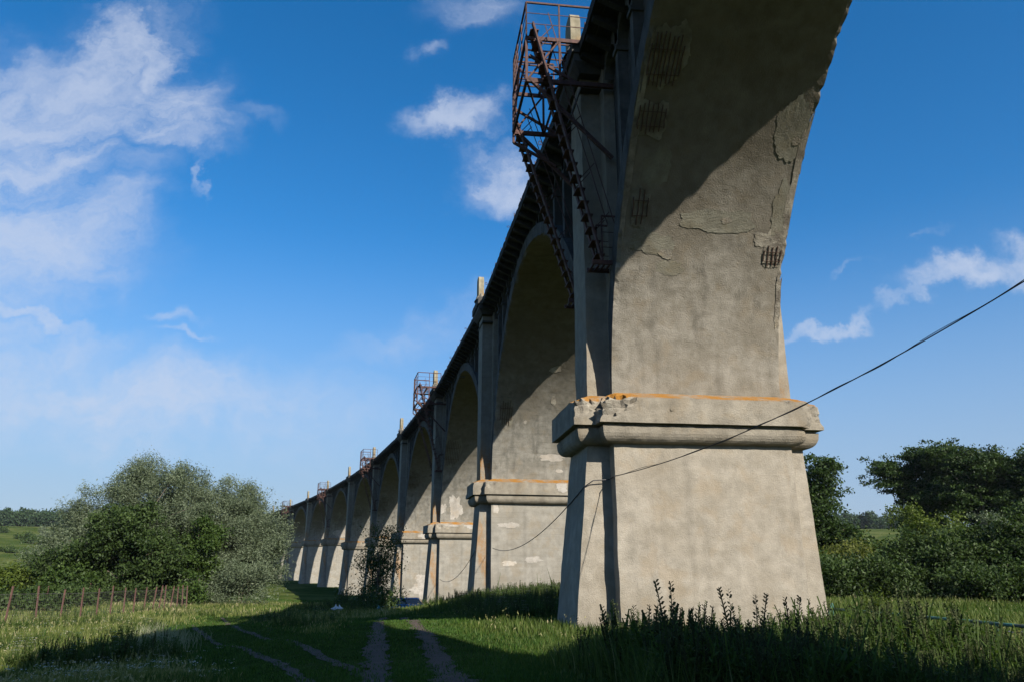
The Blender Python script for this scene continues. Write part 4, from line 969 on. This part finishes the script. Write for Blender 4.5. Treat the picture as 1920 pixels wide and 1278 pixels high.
tag(m.build('stub_post', M_TEAL, None, (x, d, gz1(x, d))), 'lone short teal post standing close to the right side of the nearest pier', 'post')

# trees on the right of the viaduct farther down the valley: mostly behind the piers, their shade falls on them
for n, (i, T, L_, s) in enumerate([(8, 15, 4, 1.0), (9, 16, 0, 1.05), (10, 17, -6, 1.1), (11, 18, 0, 1.1)]):
    q = place_local(i, T, L_, 0)
    tree('tall_tree', q[0], q[1], [(0, 0, 11 * s, 4.5, 4.5, 4.5), (0, 0, 6.5 * s, 5, 5, 4.5), (2, 0, 14 * s, 2.6, 2.6, 2.4)], 140 + n, label='tree behind the far piers of the viaduct, on the side turned away', cat='tree', n_tips=380, n_leaf=30, base_r=.4, trunk_h=11, limbs=14,
         bark_=M_BARK, mat=M_DARKG, spread=(.7, .7, .5), size=.35, aspect=.55, group='trees behind the far piers')

for n, (x, y, s) in enumerate([(15.5, -5.5, .78)]):  # unseen tree, added so that its shade falls on the foreground weeds
    tree('tall_tree', x, y, [(0, 0, 10 * s, 3.6, 3.6, 3.2), (0, 0, 6 * s, 3.8, 3.8, 3.6), (1, 0, 12.5 * s, 2.2, 2.2, 2.0)], 160 + n, label='unseen tree added beside the viewpoint on the right of the viaduct to shade the foreground', cat='tree', n_tips=420, n_leaf=30, base_r=.35, trunk_h=10, limbs=14,
         bark_=M_BARK, mat=M_DARKG, spread=(.6, .6, .4), size=.3, aspect=.55, group='trees shading the foreground')

# ------------------------------------------------------------------ grass and weeds
def blades(rg, x, y, h, w, lean, tint, mat, name, zoff=-.02, root=None):
    """three-triangle bent blades at the given spots"""
    n = len(x); z = gz(x, y) + zoff; a = rg.uniform(0, 2 * math.pi, n); la = rg.uniform(0, 2 * math.pi, n); L_ = lean * h * rg.uniform(.2, 1.2, n)
    dx, dy = np.cos(a) * w / 2, np.sin(a) * w / 2; lx, ly = np.cos(la) * L_, np.sin(la) * L_
    V = np.empty((n, 5, 3)); V[:, 0] = np.stack([x - dx, y - dy, z], 1); V[:, 1] = np.stack([x + dx, y + dy, z], 1)
    V[:, 2] = np.stack([x + lx * .35 + dx * .8, y + ly * .35 + dy * .8, z + h * .6], 1); V[:, 3] = np.stack([x + lx * .35 - dx * .8, y + ly * .35 - dy * .8, z + h * .6], 1)
    V[:, 4] = np.stack([x + lx, y + ly, z + h], 1)
    b = np.arange(n)[:, None] * 5; F = np.concatenate([b + [0, 1, 2], b + [0, 2, 3], b + [3, 2, 4]], 1).reshape(-1, 3)
    return V.reshape(-1, 3), F, np.repeat(tint, 5)
def view_scatter(rg, n, dmin, dmax, pxa, pxb, power=1.0):
    """random ground spots over the wedge of valley floor the photograph looks at (and a margin around it)"""
    u = rg.random(n); d = (dmin ** (1 - power) + u * (dmax ** (1 - power) - dmin ** (1 - power))) ** (1 / (1 - power)) if power != 1 else dmin * (dmax / dmin) ** u
    px = rg.uniform(pxa, pxb, n); return (px - 960) / 1470 / 1.06 * d, d
def vnoise(x, y, s, seed=0):
    r = np.random.default_rng(seed); o = np.zeros(len(x))
    for k in range(7):
        a = r.uniform(0, 6.28); f = s * r.uniform(.5, 2.2); o += np.sin((x * math.cos(a) + y * math.sin(a)) * f + r.uniform(0, 6.28)) / 7 * 1.6
    return o
PXY = [(p[0], p[1]) for p in PIER]
def off_pier(x, y, m=0.):
    k = np.ones(len(x), bool)
    for px, py, hd, cz, g in PIER[2:]:
        h_ = R(hd); T = (x - px) * math.cos(h_) - (y - py) * math.sin(h_); L_ = (x - px) * math.sin(h_) + (y - py) * math.cos(h_)
        k &= ~((abs(T) < 4.3 + m) & (abs(L_) < 2.0 + m))
    return k
def line_T(x, y):              # how far right of the viaduct axis a point lies
    X = np.array([p[0] for p in PIER]); Y = np.array([p[1] for p in PIER]); return x - np.interp(y, Y, X)
rg = np.random.default_rng(1)
# zones: lane = short turf round the wheel tracks; elsewhere rougher growth
def lane_mask(x, y): return 1 / (1 + np.exp((track_dist(x, y) - 1.0 - .5 * vnoise(x, y, .5, 3)) * 3))
def put(name, mats, VF, kind='stuff', label=None, cat='grass'):
    V = []; F = []; T = []; M = []; b = 0
    for (v, f, t, mi) in VF:
        V.append(v); F.append(f + b); T.append(t); M.append(np.full(len(f), mi)); b += len(v)
    o = link(name, mesh_np(name, np.concatenate(V), np.concatenate(F), mats, False, np.concatenate(T), np.concatenate(M))); tag(o, label, cat, None, kind); return o
def grow_turf():
    x, y = view_scatter(rg, 330000, 9, 150, -80, 2000, 1.0); td = track_dist(x, y); k = (td > -.12 * rg.random(len(x)) ** 2 - .30 * (rg.random(len(x)) < .13)) & off_pier(x, y); x, y, td = x[k], y[k], td[k]
    n = len(x); h = (.05 + .05 * rg.random(n)) * (1 + .9 * np.clip((td - .5) * .8, 0, 1.6)) * (1 + .4 * vnoise(x, y, 1.2, 5)); w = .008 + .0008 * y
    t = np.clip(.45 + .28 * vnoise(x, y, .35, 8) + rg.normal(0, .2, n), 0, 1)
    v, f, tt = blades(rg, x, y, np.clip(h, .03, 1), w, .5, t, None, '')
    put('turf', [M_GRASS], [(v, f, tt, 0)], label='short green turf between and beside the dirt wheel tracks')
grow_turf()
def grow_meadow():
    out = []
    x, y = view_scatter(rg, 300000, 10, 130, -80, 2000, 1.0); td = track_dist(x, y); T = line_T(x, y)
    dens = np.where(T < -7, .75 + .35 * vnoise(x, y, .4, 11), .55); dens = np.where((T > -5) & (T < 8), .9, dens); dens *= np.clip((td - .9) / 1.2, 0, 1)
    # the strip the two left tracks cross stays short
    k = (rg.random(len(x)) < dens) & off_pier(x, y); x, y, td, T = x[k], y[k], td[k], T[k]; n = len(x)
    hh = np.where(T < -7, .36, .42) * (1 + .35 * vnoise(x, y, .7, 12)) * np.clip(td / 3, .35, 1); hh = np.clip(hh, .12, .9) * rg.uniform(.55, 1.15, n)
    dry = np.where(T < -9, .62, .22) + .3 * vnoise(x, y, .25, 13); t = np.clip(dry + rg.normal(0, .2, n), 0, np.where(T < -7, 1, .7))
    w = .010 + .0009 * y
    v, f, tt = blades(rg, x, y, hh, w, .35, t, None, ''); out.append((v, f, tt, 0))
    # seed heads
    k = (rg.random(n) < np.where(T < -7, .07, .02)) & (hh > .25); xs, ys, hs = x[k], y[k], hh[k]; m = len(xs)
    c = np.stack([xs, ys, gz(xs, ys) + hs * 1.15], 1); v, f, tt = fol_quads(rg, c, 3, (.02, .02, .05), .05, .3, 3., 0, .1); tt = np.clip(tt * .3 + .75, 0, 1)
    f3 = np.concatenate([f[:, [0, 1, 2]], f[:, [0, 2, 3]]]); out.append((v, f3, tt, 0))
    put('meadow_grass', [M_TALL], out, label='knee-high yellowish meadow grass over the valley floor')
grow_meadow()

# weed kinds, modelled once each: stem, leaves, seed spike
def weed_arrays(seed, H, leaf, kind):
    r = np.random.default_rng(seed); V = []; F = []; T = []; M = []
    def quad(p, d, side, L_, w, t, m):
        b = len(V); V.extend([p, p + d * L_ * .5 + side * w, p + d * L_, p + d * L_ * .5 - side * w]); F.append((b, b + 1, b + 2, b + 3)); T.extend([t] * 4); M.append(m)
    ns = {'bushy': 5, 'spike': 3, 'grassy': 2, 'thistle': 3, 'umbel': 3}[kind]
    for s in range(ns):
        a = r.uniform(0, 6.28); le = r.uniform(.05, .28); hh = H * r.uniform(.6, 1); P = [np.array([math.cos(a) * le * hh * t ** 1.5, math.sin(a) * le * hh * t ** 1.5, hh * t]) for t in np.linspace(0, 1, 7)]
        for i in range(6):
            d = P[i + 1] - P[i]; sd_ = np.cross(d, [math.cos(a + 1), math.sin(a + 1), 0]); sd_ /= np.linalg.norm(sd_) + 1e-9; w = .009 * (1.3 - i / 7)
            b = len(V); V.extend([P[i] - sd_ * w, P[i] + sd_ * w, P[i + 1] + sd_ * w, P[i + 1] - sd_ * w]); F.append((b, b + 1, b + 2, b + 3)); T.extend([.35] * 4); M.append(0 if kind != 'spike' else 1)
        nl = int({'bushy': 38, 'spike': 18, 'grassy': 8, 'thistle': 18, 'umbel': 12}[kind] * H / .8)
        for q in range(nl):
            t = (q + .5) / nl * (.95 if kind in ('bushy', 'thistle') else .66); i = min(5, int(t * 6)); p = P[i] + (P[i + 1] - P[i]) * (t * 6 - i)
            aa = q * 2.4 + r.uniform(-.4, .4); d = np.array([math.cos(aa), math.sin(aa), r.uniform(.0, .8)]); d /= np.linalg.norm(d); sd_ = np.cross(d, [0, 0, 1]) + r.normal(0, .3, 3); sd_ /= np.linalg.norm(sd_)
            L_ = leaf * (1.15 - .7 * t) * r.uniform(.7, 1.2); quad(p, d, sd_, L_, L_ * {'bushy': .23, 'spike': .15, 'grassy': .05, 'thistle': .13, 'umbel': .2}[kind], float(np.clip(r.normal(.5, .22), 0, 1)), 0)
        if kind in ('spike', 'thistle'):
            for q in range(34):
                t = .60 + .42 * q / 34; t = min(t, .999); i = min(5, int(t * 6)); p = P[i] + (P[i + 1] - P[i]) * (t * 6 - i); aa = q * 2.1; d = np.array([math.cos(aa), math.sin(aa), .7]); d /= np.linalg.norm(d)
                quad(p, d, np.array([0, 0, .5]) + r.normal(0, .3, 3), .042 * (1.3 - t * .6), .012 if kind == 'spike' else .016, float(r.uniform(0, 1)), 1)
        if kind == 'umbel':
            for q in range(12):
                aa = q * 2.4; rr = .02 + .06 * (q / 12) ** .5; p = P[6] + np.array([math.cos(aa) * rr, math.sin(aa) * rr, .02 - rr * .2]); quad(p, np.array([math.cos(aa), math.sin(aa), .1]), np.array([-math.sin(aa), math.cos(aa), 0.]), .03, .014, .6, 2)
    return np.array(V), np.array(F), np.array(T), np.array(M)
KINDS = [weed_arrays(1, .62, .085, 'bushy'), weed_arrays(2, .78, .11, 'spike'), weed_arrays(3, .66, .09, 'thistle'), weed_arrays(4, .55, .10, 'bushy'), weed_arrays(5, .7, .10, 'umbel'), weed_arrays(6, .85, .10, 'spike'), weed_arrays(7, .7, .3, 'grassy')]
def grow_weeds(name, label, x, y, s, probs, seed, mats=None):
    r = np.random.default_rng(seed); n = len(x); z = gz(x, y) - .03; kk = r.choice(len(KINDS), n, p=probs); out = []
    for k, (V, F, T, M) in enumerate(KINDS):
        idx = np.where(kk == k)[0]
        if not len(idx): continue
        a = r.uniform(0, 6.28, len(idx)); c, sn = np.cos(a)[:, None], np.sin(a)[:, None]; sc_ = s[idx][:, None]
        X = (V[:, 0] * c - V[:, 1] * sn) * sc_ + x[idx][:, None]; Y = (V[:, 0] * sn + V[:, 1] * c) * sc_ + y[idx][:, None]; Z = V[:, 2] * sc_ + z[idx][:, None]
        vv = np.stack([X, Y, Z], -1).reshape(-1, 3); ff = (F[None] + (np.arange(len(idx)) * len(V))[:, None, None]).reshape(-1, 4)
        tt = np.clip(T[None] + r.normal(0, .12, (len(idx), 1)), 0, 1).reshape(-1); mm = np.tile(M, len(idx)); out.append((vv, ff, tt, mm))
    V = []; F = []; T = []; M = []; b = 0
    for v, f, t, m in out: V.append(v); F.append(f + b); T.append(t); M.append(m); b += len(v)
    o = link(name, mesh_np(name, np.concatenate(V), np.concatenate(F), mats or [M_WEED, M_SEED, M_FLOW], False, np.concatenate(T), np.concatenate(M))); tag(o, label, 'weeds', None, 'stuff'); return o
def foreground_weeds():
    r = np.random.default_rng(21)
    # bank in front of the nearest pier and out to the right
    x, y = view_scatter(r, 15000, 9.3, 27, 930, 2010, 1.0); T = line_T(x, y); td = track_dist(x, y); px = 960 + x / y * 1.06 * 1470
    k = off_pier(x, y, .1) & (td > 1.6 + .8 * r.random(len(x))) & (px > 1010 + (y - 12) * 3 + 60 * vnoise(x, y, 1., 3)) & ~((y > 23) & (px > 1540))
    x, y, px = x[k], y[k], px[k]
    s = (.72 + .42 * vnoise(x, y, .9, 31)).clip(.35, 1.2) * r.uniform(.55, 1.3, len(x)) * np.where(r.random(len(x)) < .12, 1.25, 1.0) * 1.5 * np.clip(1.04 - (px - 1500) / 1300, .68, 1.04) * np.clip((px - 960) / 120, .5, 1) * np.clip(1.3 - (y - 11) * .085, .35, 1.2)
    grow_weeds('tall_weeds', 'dark tangle of tall weeds and seed spikes in front of the nearest pier', x, y, s, [.32, .06, .10, .27, .0, .04, .21], 22)
    x, y = view_scatter(r, 90000, 9.0, 27, 950, 2010, 1.0); td = track_dist(x, y); px = 960 + x / y * 1.06 * 1470
    k = off_pier(x, y, .1) & (td > 1.6) & (px > 990 + (y - 12) * 3 + 60 * vnoise(x, y, 1., 3)) & ~((y > 23) & (px > 1540)) & (r.random(len(x)) < .55 + .4 * vnoise(x, y, 1.3, 77)); x, y = x[k], y[k]
    px = px[k]; h = r.uniform(.3, 1.0, len(x)) * np.clip(1. - (px - 1480) / 1000, .55, 1) * np.clip(1.2 - (y - 10) * .06, .4, 1) * (.85 + .3 * vnoise(x, y, .8, 31)); v, f, t = blades(r, x, y, h, .011 + .0004 * y, .35, np.clip(r.normal(.4, .25, len(x)), 0, .95), None, '')
    put('tall_grass', [M_LONG], [(v, f, t, 0)], label='tall green grass growing through the weeds before the nearest pier')
    # mound of growth at the second pier, right of the lane
    x = r.uniform(-2.6, 9, 5200); y = r.uniform(34, 62, 5200); x = x - (y - 40) * .12; td = track_dist(x, y); k = off_pier(x, y, .1) & (td > 1.2)
    x, y = x[k], y[k]; s = (1.25 + .35 * vnoise(x, y, .5, 33)) * r.uniform(.7, 1.2, len(x)) * np.clip((x + 3.2 + (y - 40) * .12) / 2.2, .45, 1)
    grow_weeds('bank_weeds', 'shaded bank of tall weeds at the foot of the second pier', x, y, s, [.34, .08, .1, .24, .08, .04, .12], 23)
    # along the left of the lane and round the fence
    x, y = view_scatter(r, 7000, 24, 110, -60, 700, 1.0); td = track_dist(x, y); T = line_T(x, y); q = vnoise(x, y, .35, 41)
    k = (td > 1.5) & (T < -5) & off_pier(x, y, .1) & (q > -.1) & ~((abs(x + 8.5) < 3.) & (y > 40) & (y < 75)); x, y, q = x[k], y[k], q[k]
    grow_weeds('meadow_weeds', 'scattered weeds and white umbels through the left meadow', x, y, (.65 + .5 * np.clip(q, 0, 1)) * r.uniform(.7, 1.25, len(x)), [.34, .04, .1, .32, .06, .02, .12], 24)
    # far verge: under the slender tree, at the feet of the piers
    x = r.uniform(-16, 2, 3000); y = r.uniform(62, 125, 3000); x = x - (y - 62) * .15; td = track_dist(x, y); k = off_pier(x, y, .1) & (td > 1) & ~((abs(x + 9.6) < 3.2) & (y < 75)); x, y = x[k], y[k]
    grow_weeds('verge_weeds', 'dark weeds in the hollow around the slender tree and middle piers', x, y, r.uniform(.8, 1.7, len(x)), [.4, .06, .1, .26, .06, .02, .1], 25)
    # strip of lit growth before the hedge on the right
    x, y = view_scatter(r, 1800, 28, 56, 1545, 2010, 1.0); grow_weeds('field_weeds', 'low sunlit weeds on the strip before the right-hand hedge', x, y, r.uniform(.25, .8, len(x)) * np.clip((y - 24) / 26, .35, 1), [.3, .04, .1, .3, .1, .02, .14], 26)
foreground_weeds()

# single plants that stand out, each its own object
def weed_mesh(nm, seed, H, leaf, kind, mats):
    V, F, T, M = weed_arrays(seed, H, leaf, kind); return mesh_np(nm, V, F, mats, False, T, M)
WM = [weed_mesh('plant', 51, 1.25, .1, 'spike', [M_WEED, M_DSEED, M_FLOW]), weed_mesh('plant', 52, 1.15, .12, 'thistle', [M_WEED, M_SEED, M_FLOW]), weed_mesh('plant', 53, 1.2, .16, 'bushy', [M_YELG, M_SEED, M_FLOW]), weed_mesh('plant', 54, 1.3, .1, 'umbel', [M_WEED, M_SEED, M_SEED]),
      weed_mesh('plant', 55, .95, .15, 'bushy', [M_WEED, M_SEED, M_MAUVE]), weed_mesh('plant', 56, .6, .1, 'umbel', [M_WEED, M_SEED, M_YFLOW])]
SP = [(1083, 20, 0, 1.0, 'spike_weed', 'dark seed spike in front of the shaded strip of the nearest pier'), (1143, 21, 3, .95, 'umbel_weed', 'thin pale stalk rising highest before the left part of the big pier face'), (1222, 19, 1, .85, 'spike_weed', 'leaning dark seed spike before the left half of the big pier face'),
      (1262, 18.5, 0, .85, 'spike_weed', 'upright dark seed spike left of the middle of the big pier face'), (1288, 19, 0, .9, 'spike_weed', 'thick black seed spike near the middle of the big pier face'), (1323, 19, 1, .85, 'spike_weed', 'slim dark seed spike just right of the thick black one'),
      (1362, 20, 1, .95, 'spike_weed', 'brownish seed spike before the right half of the big pier face'), (1410, 20, 3, .8, 'umbel_weed', 'small pale stalk before the right half of the big pier face'), (1458, 16, 1, 1.05, 'spike_weed', 'tall branching spiky weed before the right edge of the big pier'),
      (1480, 16.5, 0, 1.0, 'spike_weed', 'slanting thin spike weed at the right edge of the big pier'), (1520, 17, 2, .8, 'leafy_weed', 'leafy green weed against the lower right corner of the big pier'), (1570, 27, 4, 1.2, 'leafy_weed', 'green leafy thistle beyond the weeds just right of the big pier'),
      (1640, 30, 2, 1.75, 'leafy_weed', 'big pale green bushy weed standing alone before the right hedge'), (1662, 30, 2, 1.6, 'leafy_weed', 'pale green bushy weed leaning right beside the big one before the hedge'), (1628, 29, 2, 1.4, 'leafy_weed', 'smaller pale green weed on the left of the big bushy one'), (1865, 18.5, 3, 1.25, 'umbel_weed', 'tall bare branching stalk beside the teal post'), (1905, 24, 4, 1.0, 'leafy_weed', 'leafy weed near the right picture edge behind the teal rail'),
      (235, 30, 2, 1.0, 'leafy_weed', 'dark leafy clump standing in the sunlit left meadow'), (222, 29.5, 4, 1.15, 'leafy_weed', 'bushy weed at the left of the dark meadow clump'), (248, 31, 4, 1.1, 'leafy_weed', 'bushy weed at the right of the dark meadow clump'), (38, 38, 4, 1.0, 'leafy_weed', 'dark weed between the two leftmost fence posts'),
      (1010, 46, 3, 1.6, 'umbel_weed', 'tall umbel weed on the bank before the second pier, right side'), (1040, 44, 3, 1.5, 'umbel_weed', 'tall umbel weed close to the left edge of the nearest pier'), (930, 48, 3, 1.4, 'umbel_weed', 'thin umbel stalk before the left edge of the second pier base')]
for px, d, k, s, nm, lab in SP:
    if nm == 'spike_weed' or (nm == 'umbel_weed' and 1100 < px < 1450): d *= .69; s *= .86
    x = (px - 960) / 1470 / 1.058 * d; o = link(nm, WM[k], None, (x, d, gz1(x, d) - .03), random.Random(px).uniform(0, 6)); o.scale = (s, s, s); tag(o, lab, 'plant')
# pale feather grass patch by the left track, white and yellow flower specks
def specks():
    r = np.random.default_rng(61); out = []
    x, y = view_scatter(r, 900, 14, 48, -60, 460, 1.0); td = track_dist(x, y); k = (td > 1.2) & (vnoise(x, y, .8, 71) > .15); x, y = x[k], y[k]
    c = np.stack([x, y, gz(x, y) + r.uniform(.3, .6, len(x))], 1); v, f, t = fol_quads(r, c, 7, (.05, .05, .008), .014, .8, .2, 0, 3)
    put('white_flowers', [M_FLOW], [(v, f, t, 0)], label='specks of white umbel flowers through the left meadow', cat='flowers')
    x, y = view_scatter(r, 150, 13, 26, 1500, 2000, 1.0); c = np.stack([x, y, gz(x, y) + r.uniform(.35, .65, len(x))], 1); v, f, t = fol_quads(r, c, 6, (.015, .015, .01), .014, .7)
    put('mauve_flowers', [M_MAUVE], [(v, f, t, 0)], label='small mauve chicory flowers in the weeds on the right', cat='flowers')
    n_ = 1700; d_ = np.clip(r.normal(31, 2.6, n_), 22, 42); px_ = r.normal(300, 26, n_) + 14 * np.sin(d_); x, y = (px_ - 960) / 1470 / 1.06 * d_, d_; h = r.uniform(.3, .6, len(x)); v, f, t = blades(r, x, y, h, .02 + 0 * h, .6, np.clip(r.normal(.8, .1, len(x)), 0, 1), None, '')
    put('feather_grass', [M_PALE], [(v, f, t, 0)], label='patch of pale silvery grass beside the left wheel track', cat='grass')
M_PALE = leafmat('pale_feather_grass', (.20, .23, .11), (.38, .39, .26), .3, .7)
specks()

# ------------------------------------------------------------------ blue car low in the hollow behind the lane crest, seen side-on
def car_mat(name, c, r=.25, met=.0):
    m, nt, N, L, P = newmat(name); P.inputs['Base Color'].default_value = (*c, 1); P.inputs['Roughness'].default_value = r; P.inputs['Metallic'].default_value = met; P.inputs['Coat Weight'].default_value = .4; return m
M_BLUE = car_mat('blue_car_paint', (.04, .27, .60)); M_GLASS = car_mat('dark_car_glass', (.01, .012, .015), .08); M_TYRE = car_mat('tyre_rubber', (.015, .015, .015), .9)
def blue_car():
    px, d = 753, 72.; x = (px - 960) / 1470 / 1.055 * d; root = empty('blue_car', (x, d, gz1(x, d) + .02), R(4)); tag(root, 'blue car parked in the hollow behind the lane crest, only its roof above the grass', 'car')
    m = MB(); side = [(-2.05, .35), (-2.1, .75), (-1.25, .90), (-1.0, .92), (1.75, .96), (2.05, .85), (2.08, .35)]
    W_ = .82
    for prof, w0, w1 in ((side, W_, W_),):
        n = len(prof); V = [(a, -w0, b) for a, b in prof] + [(a, w0, b) for a, b in prof]; m.add(V, [tuple(range(n)), tuple(range(2 * n - 1, n - 1, -1))] + [(i, n + i, n + (i + 1) % n, (i + 1) % n) for i in range(n)])
    body = m.build('body', M_BLUE, root)
    c = MB(); cab = [(-1.25, .9), (-.75, 1.38), (1.45, 1.42), (1.85, .93)]; V = [(a, -.76 if b < 1 else -.62, b) for a, b in cab] + [(a, .76 if b < 1 else .62, b) for a, b in cab]
    c.add(V, [(0, 1, 2, 3), (7, 6, 5, 4), (0, 4, 5, 1), (2, 6, 7, 3)]); c.build('windows', M_GLASS, root)
    r = MB(); top = [(-.72, 1.36), (-.5, 1.44), (1.3, 1.47), (1.5, 1.40)]; V = [(a, -.66, b) for a, b in top] + [(a, .66, b) for a, b in top]; V += [(a, y, b - .10) for (a, y, b) in V]
    r.add(V, [(0, 1, 5, 4), (1, 2, 6, 5), (2, 3, 7, 6), (0, 8, 9, 1), (1, 9, 10, 2), (2, 10, 11, 3), (4, 5, 13, 12), (5, 6, 14, 13), (6, 7, 15, 14), (0, 4, 12, 8), (3, 11, 15, 7)]); r.build('roof', M_BLUE, root)
    for wx in (-1.3, 1.3):
        for s in (-1, 1): w = MB(); w.tube([(wx, s * .68, .31), (wx, s * .86, .31)], .31, 20); w.build('wheel', M_TYRE, root)
blue_car()
x, y = (632 - 960) / 1470 / 1.057 * 62, 62
b = MB(); rr = random.Random(8); V = []; n = 9
for q, (rad, zz) in enumerate([(.22, 0), (.27, .08), (.20, .18), (.08, .22)]): V.append([(rad * 1.6 * (1 + rr.uniform(-.25, .25)) * math.cos(2 * math.pi * j / n), rad * (1 + rr.uniform(-.25, .25)) * math.sin(2 * math.pi * j / n), zz + rr.uniform(-.05, .05) + (.18 if j in (0, 4) and q == 3 else 0)) for j in range(n)])
vv, ff = loft(V); b.add(vv, ff); tag(b.build('plastic_sack', M_WHITEBAG if 'M_WHITEBAG' in globals() else car_mat('white_plastic', (.42, .44, .46), .5), None, (x, y, gz1(x, y) + .35)), 'small crumpled white plastic sack lying in the shaded grass left of the lane', 'sack')

# ------------------------------------------------------------------ thin summer haze over the valley
def haze():
    m = bpy.data.materials.new('haze'); m.use_nodes = True; nt = m.node_tree; nt.nodes.remove(nt.nodes['Principled BSDF'])
    v = nt.nodes.new('ShaderNodeVolumePrincipled'); v.inputs['Color'].default_value = (.82, .90, 1, 1); v.inputs['Density'].default_value = .00005; v.inputs['Anisotropy'].default_value = .1
    nt.links.new(v.outputs[0], nt.nodes['Material Output'].inputs['Volume'])
    b = MB(); b.box(-2700, 2700, -2700, 2700, -12, 62); tag(b.build('haze', m), 'thin bluish haze lying over the valley and the far fields', 'haze', None, 'stuff')
haze()
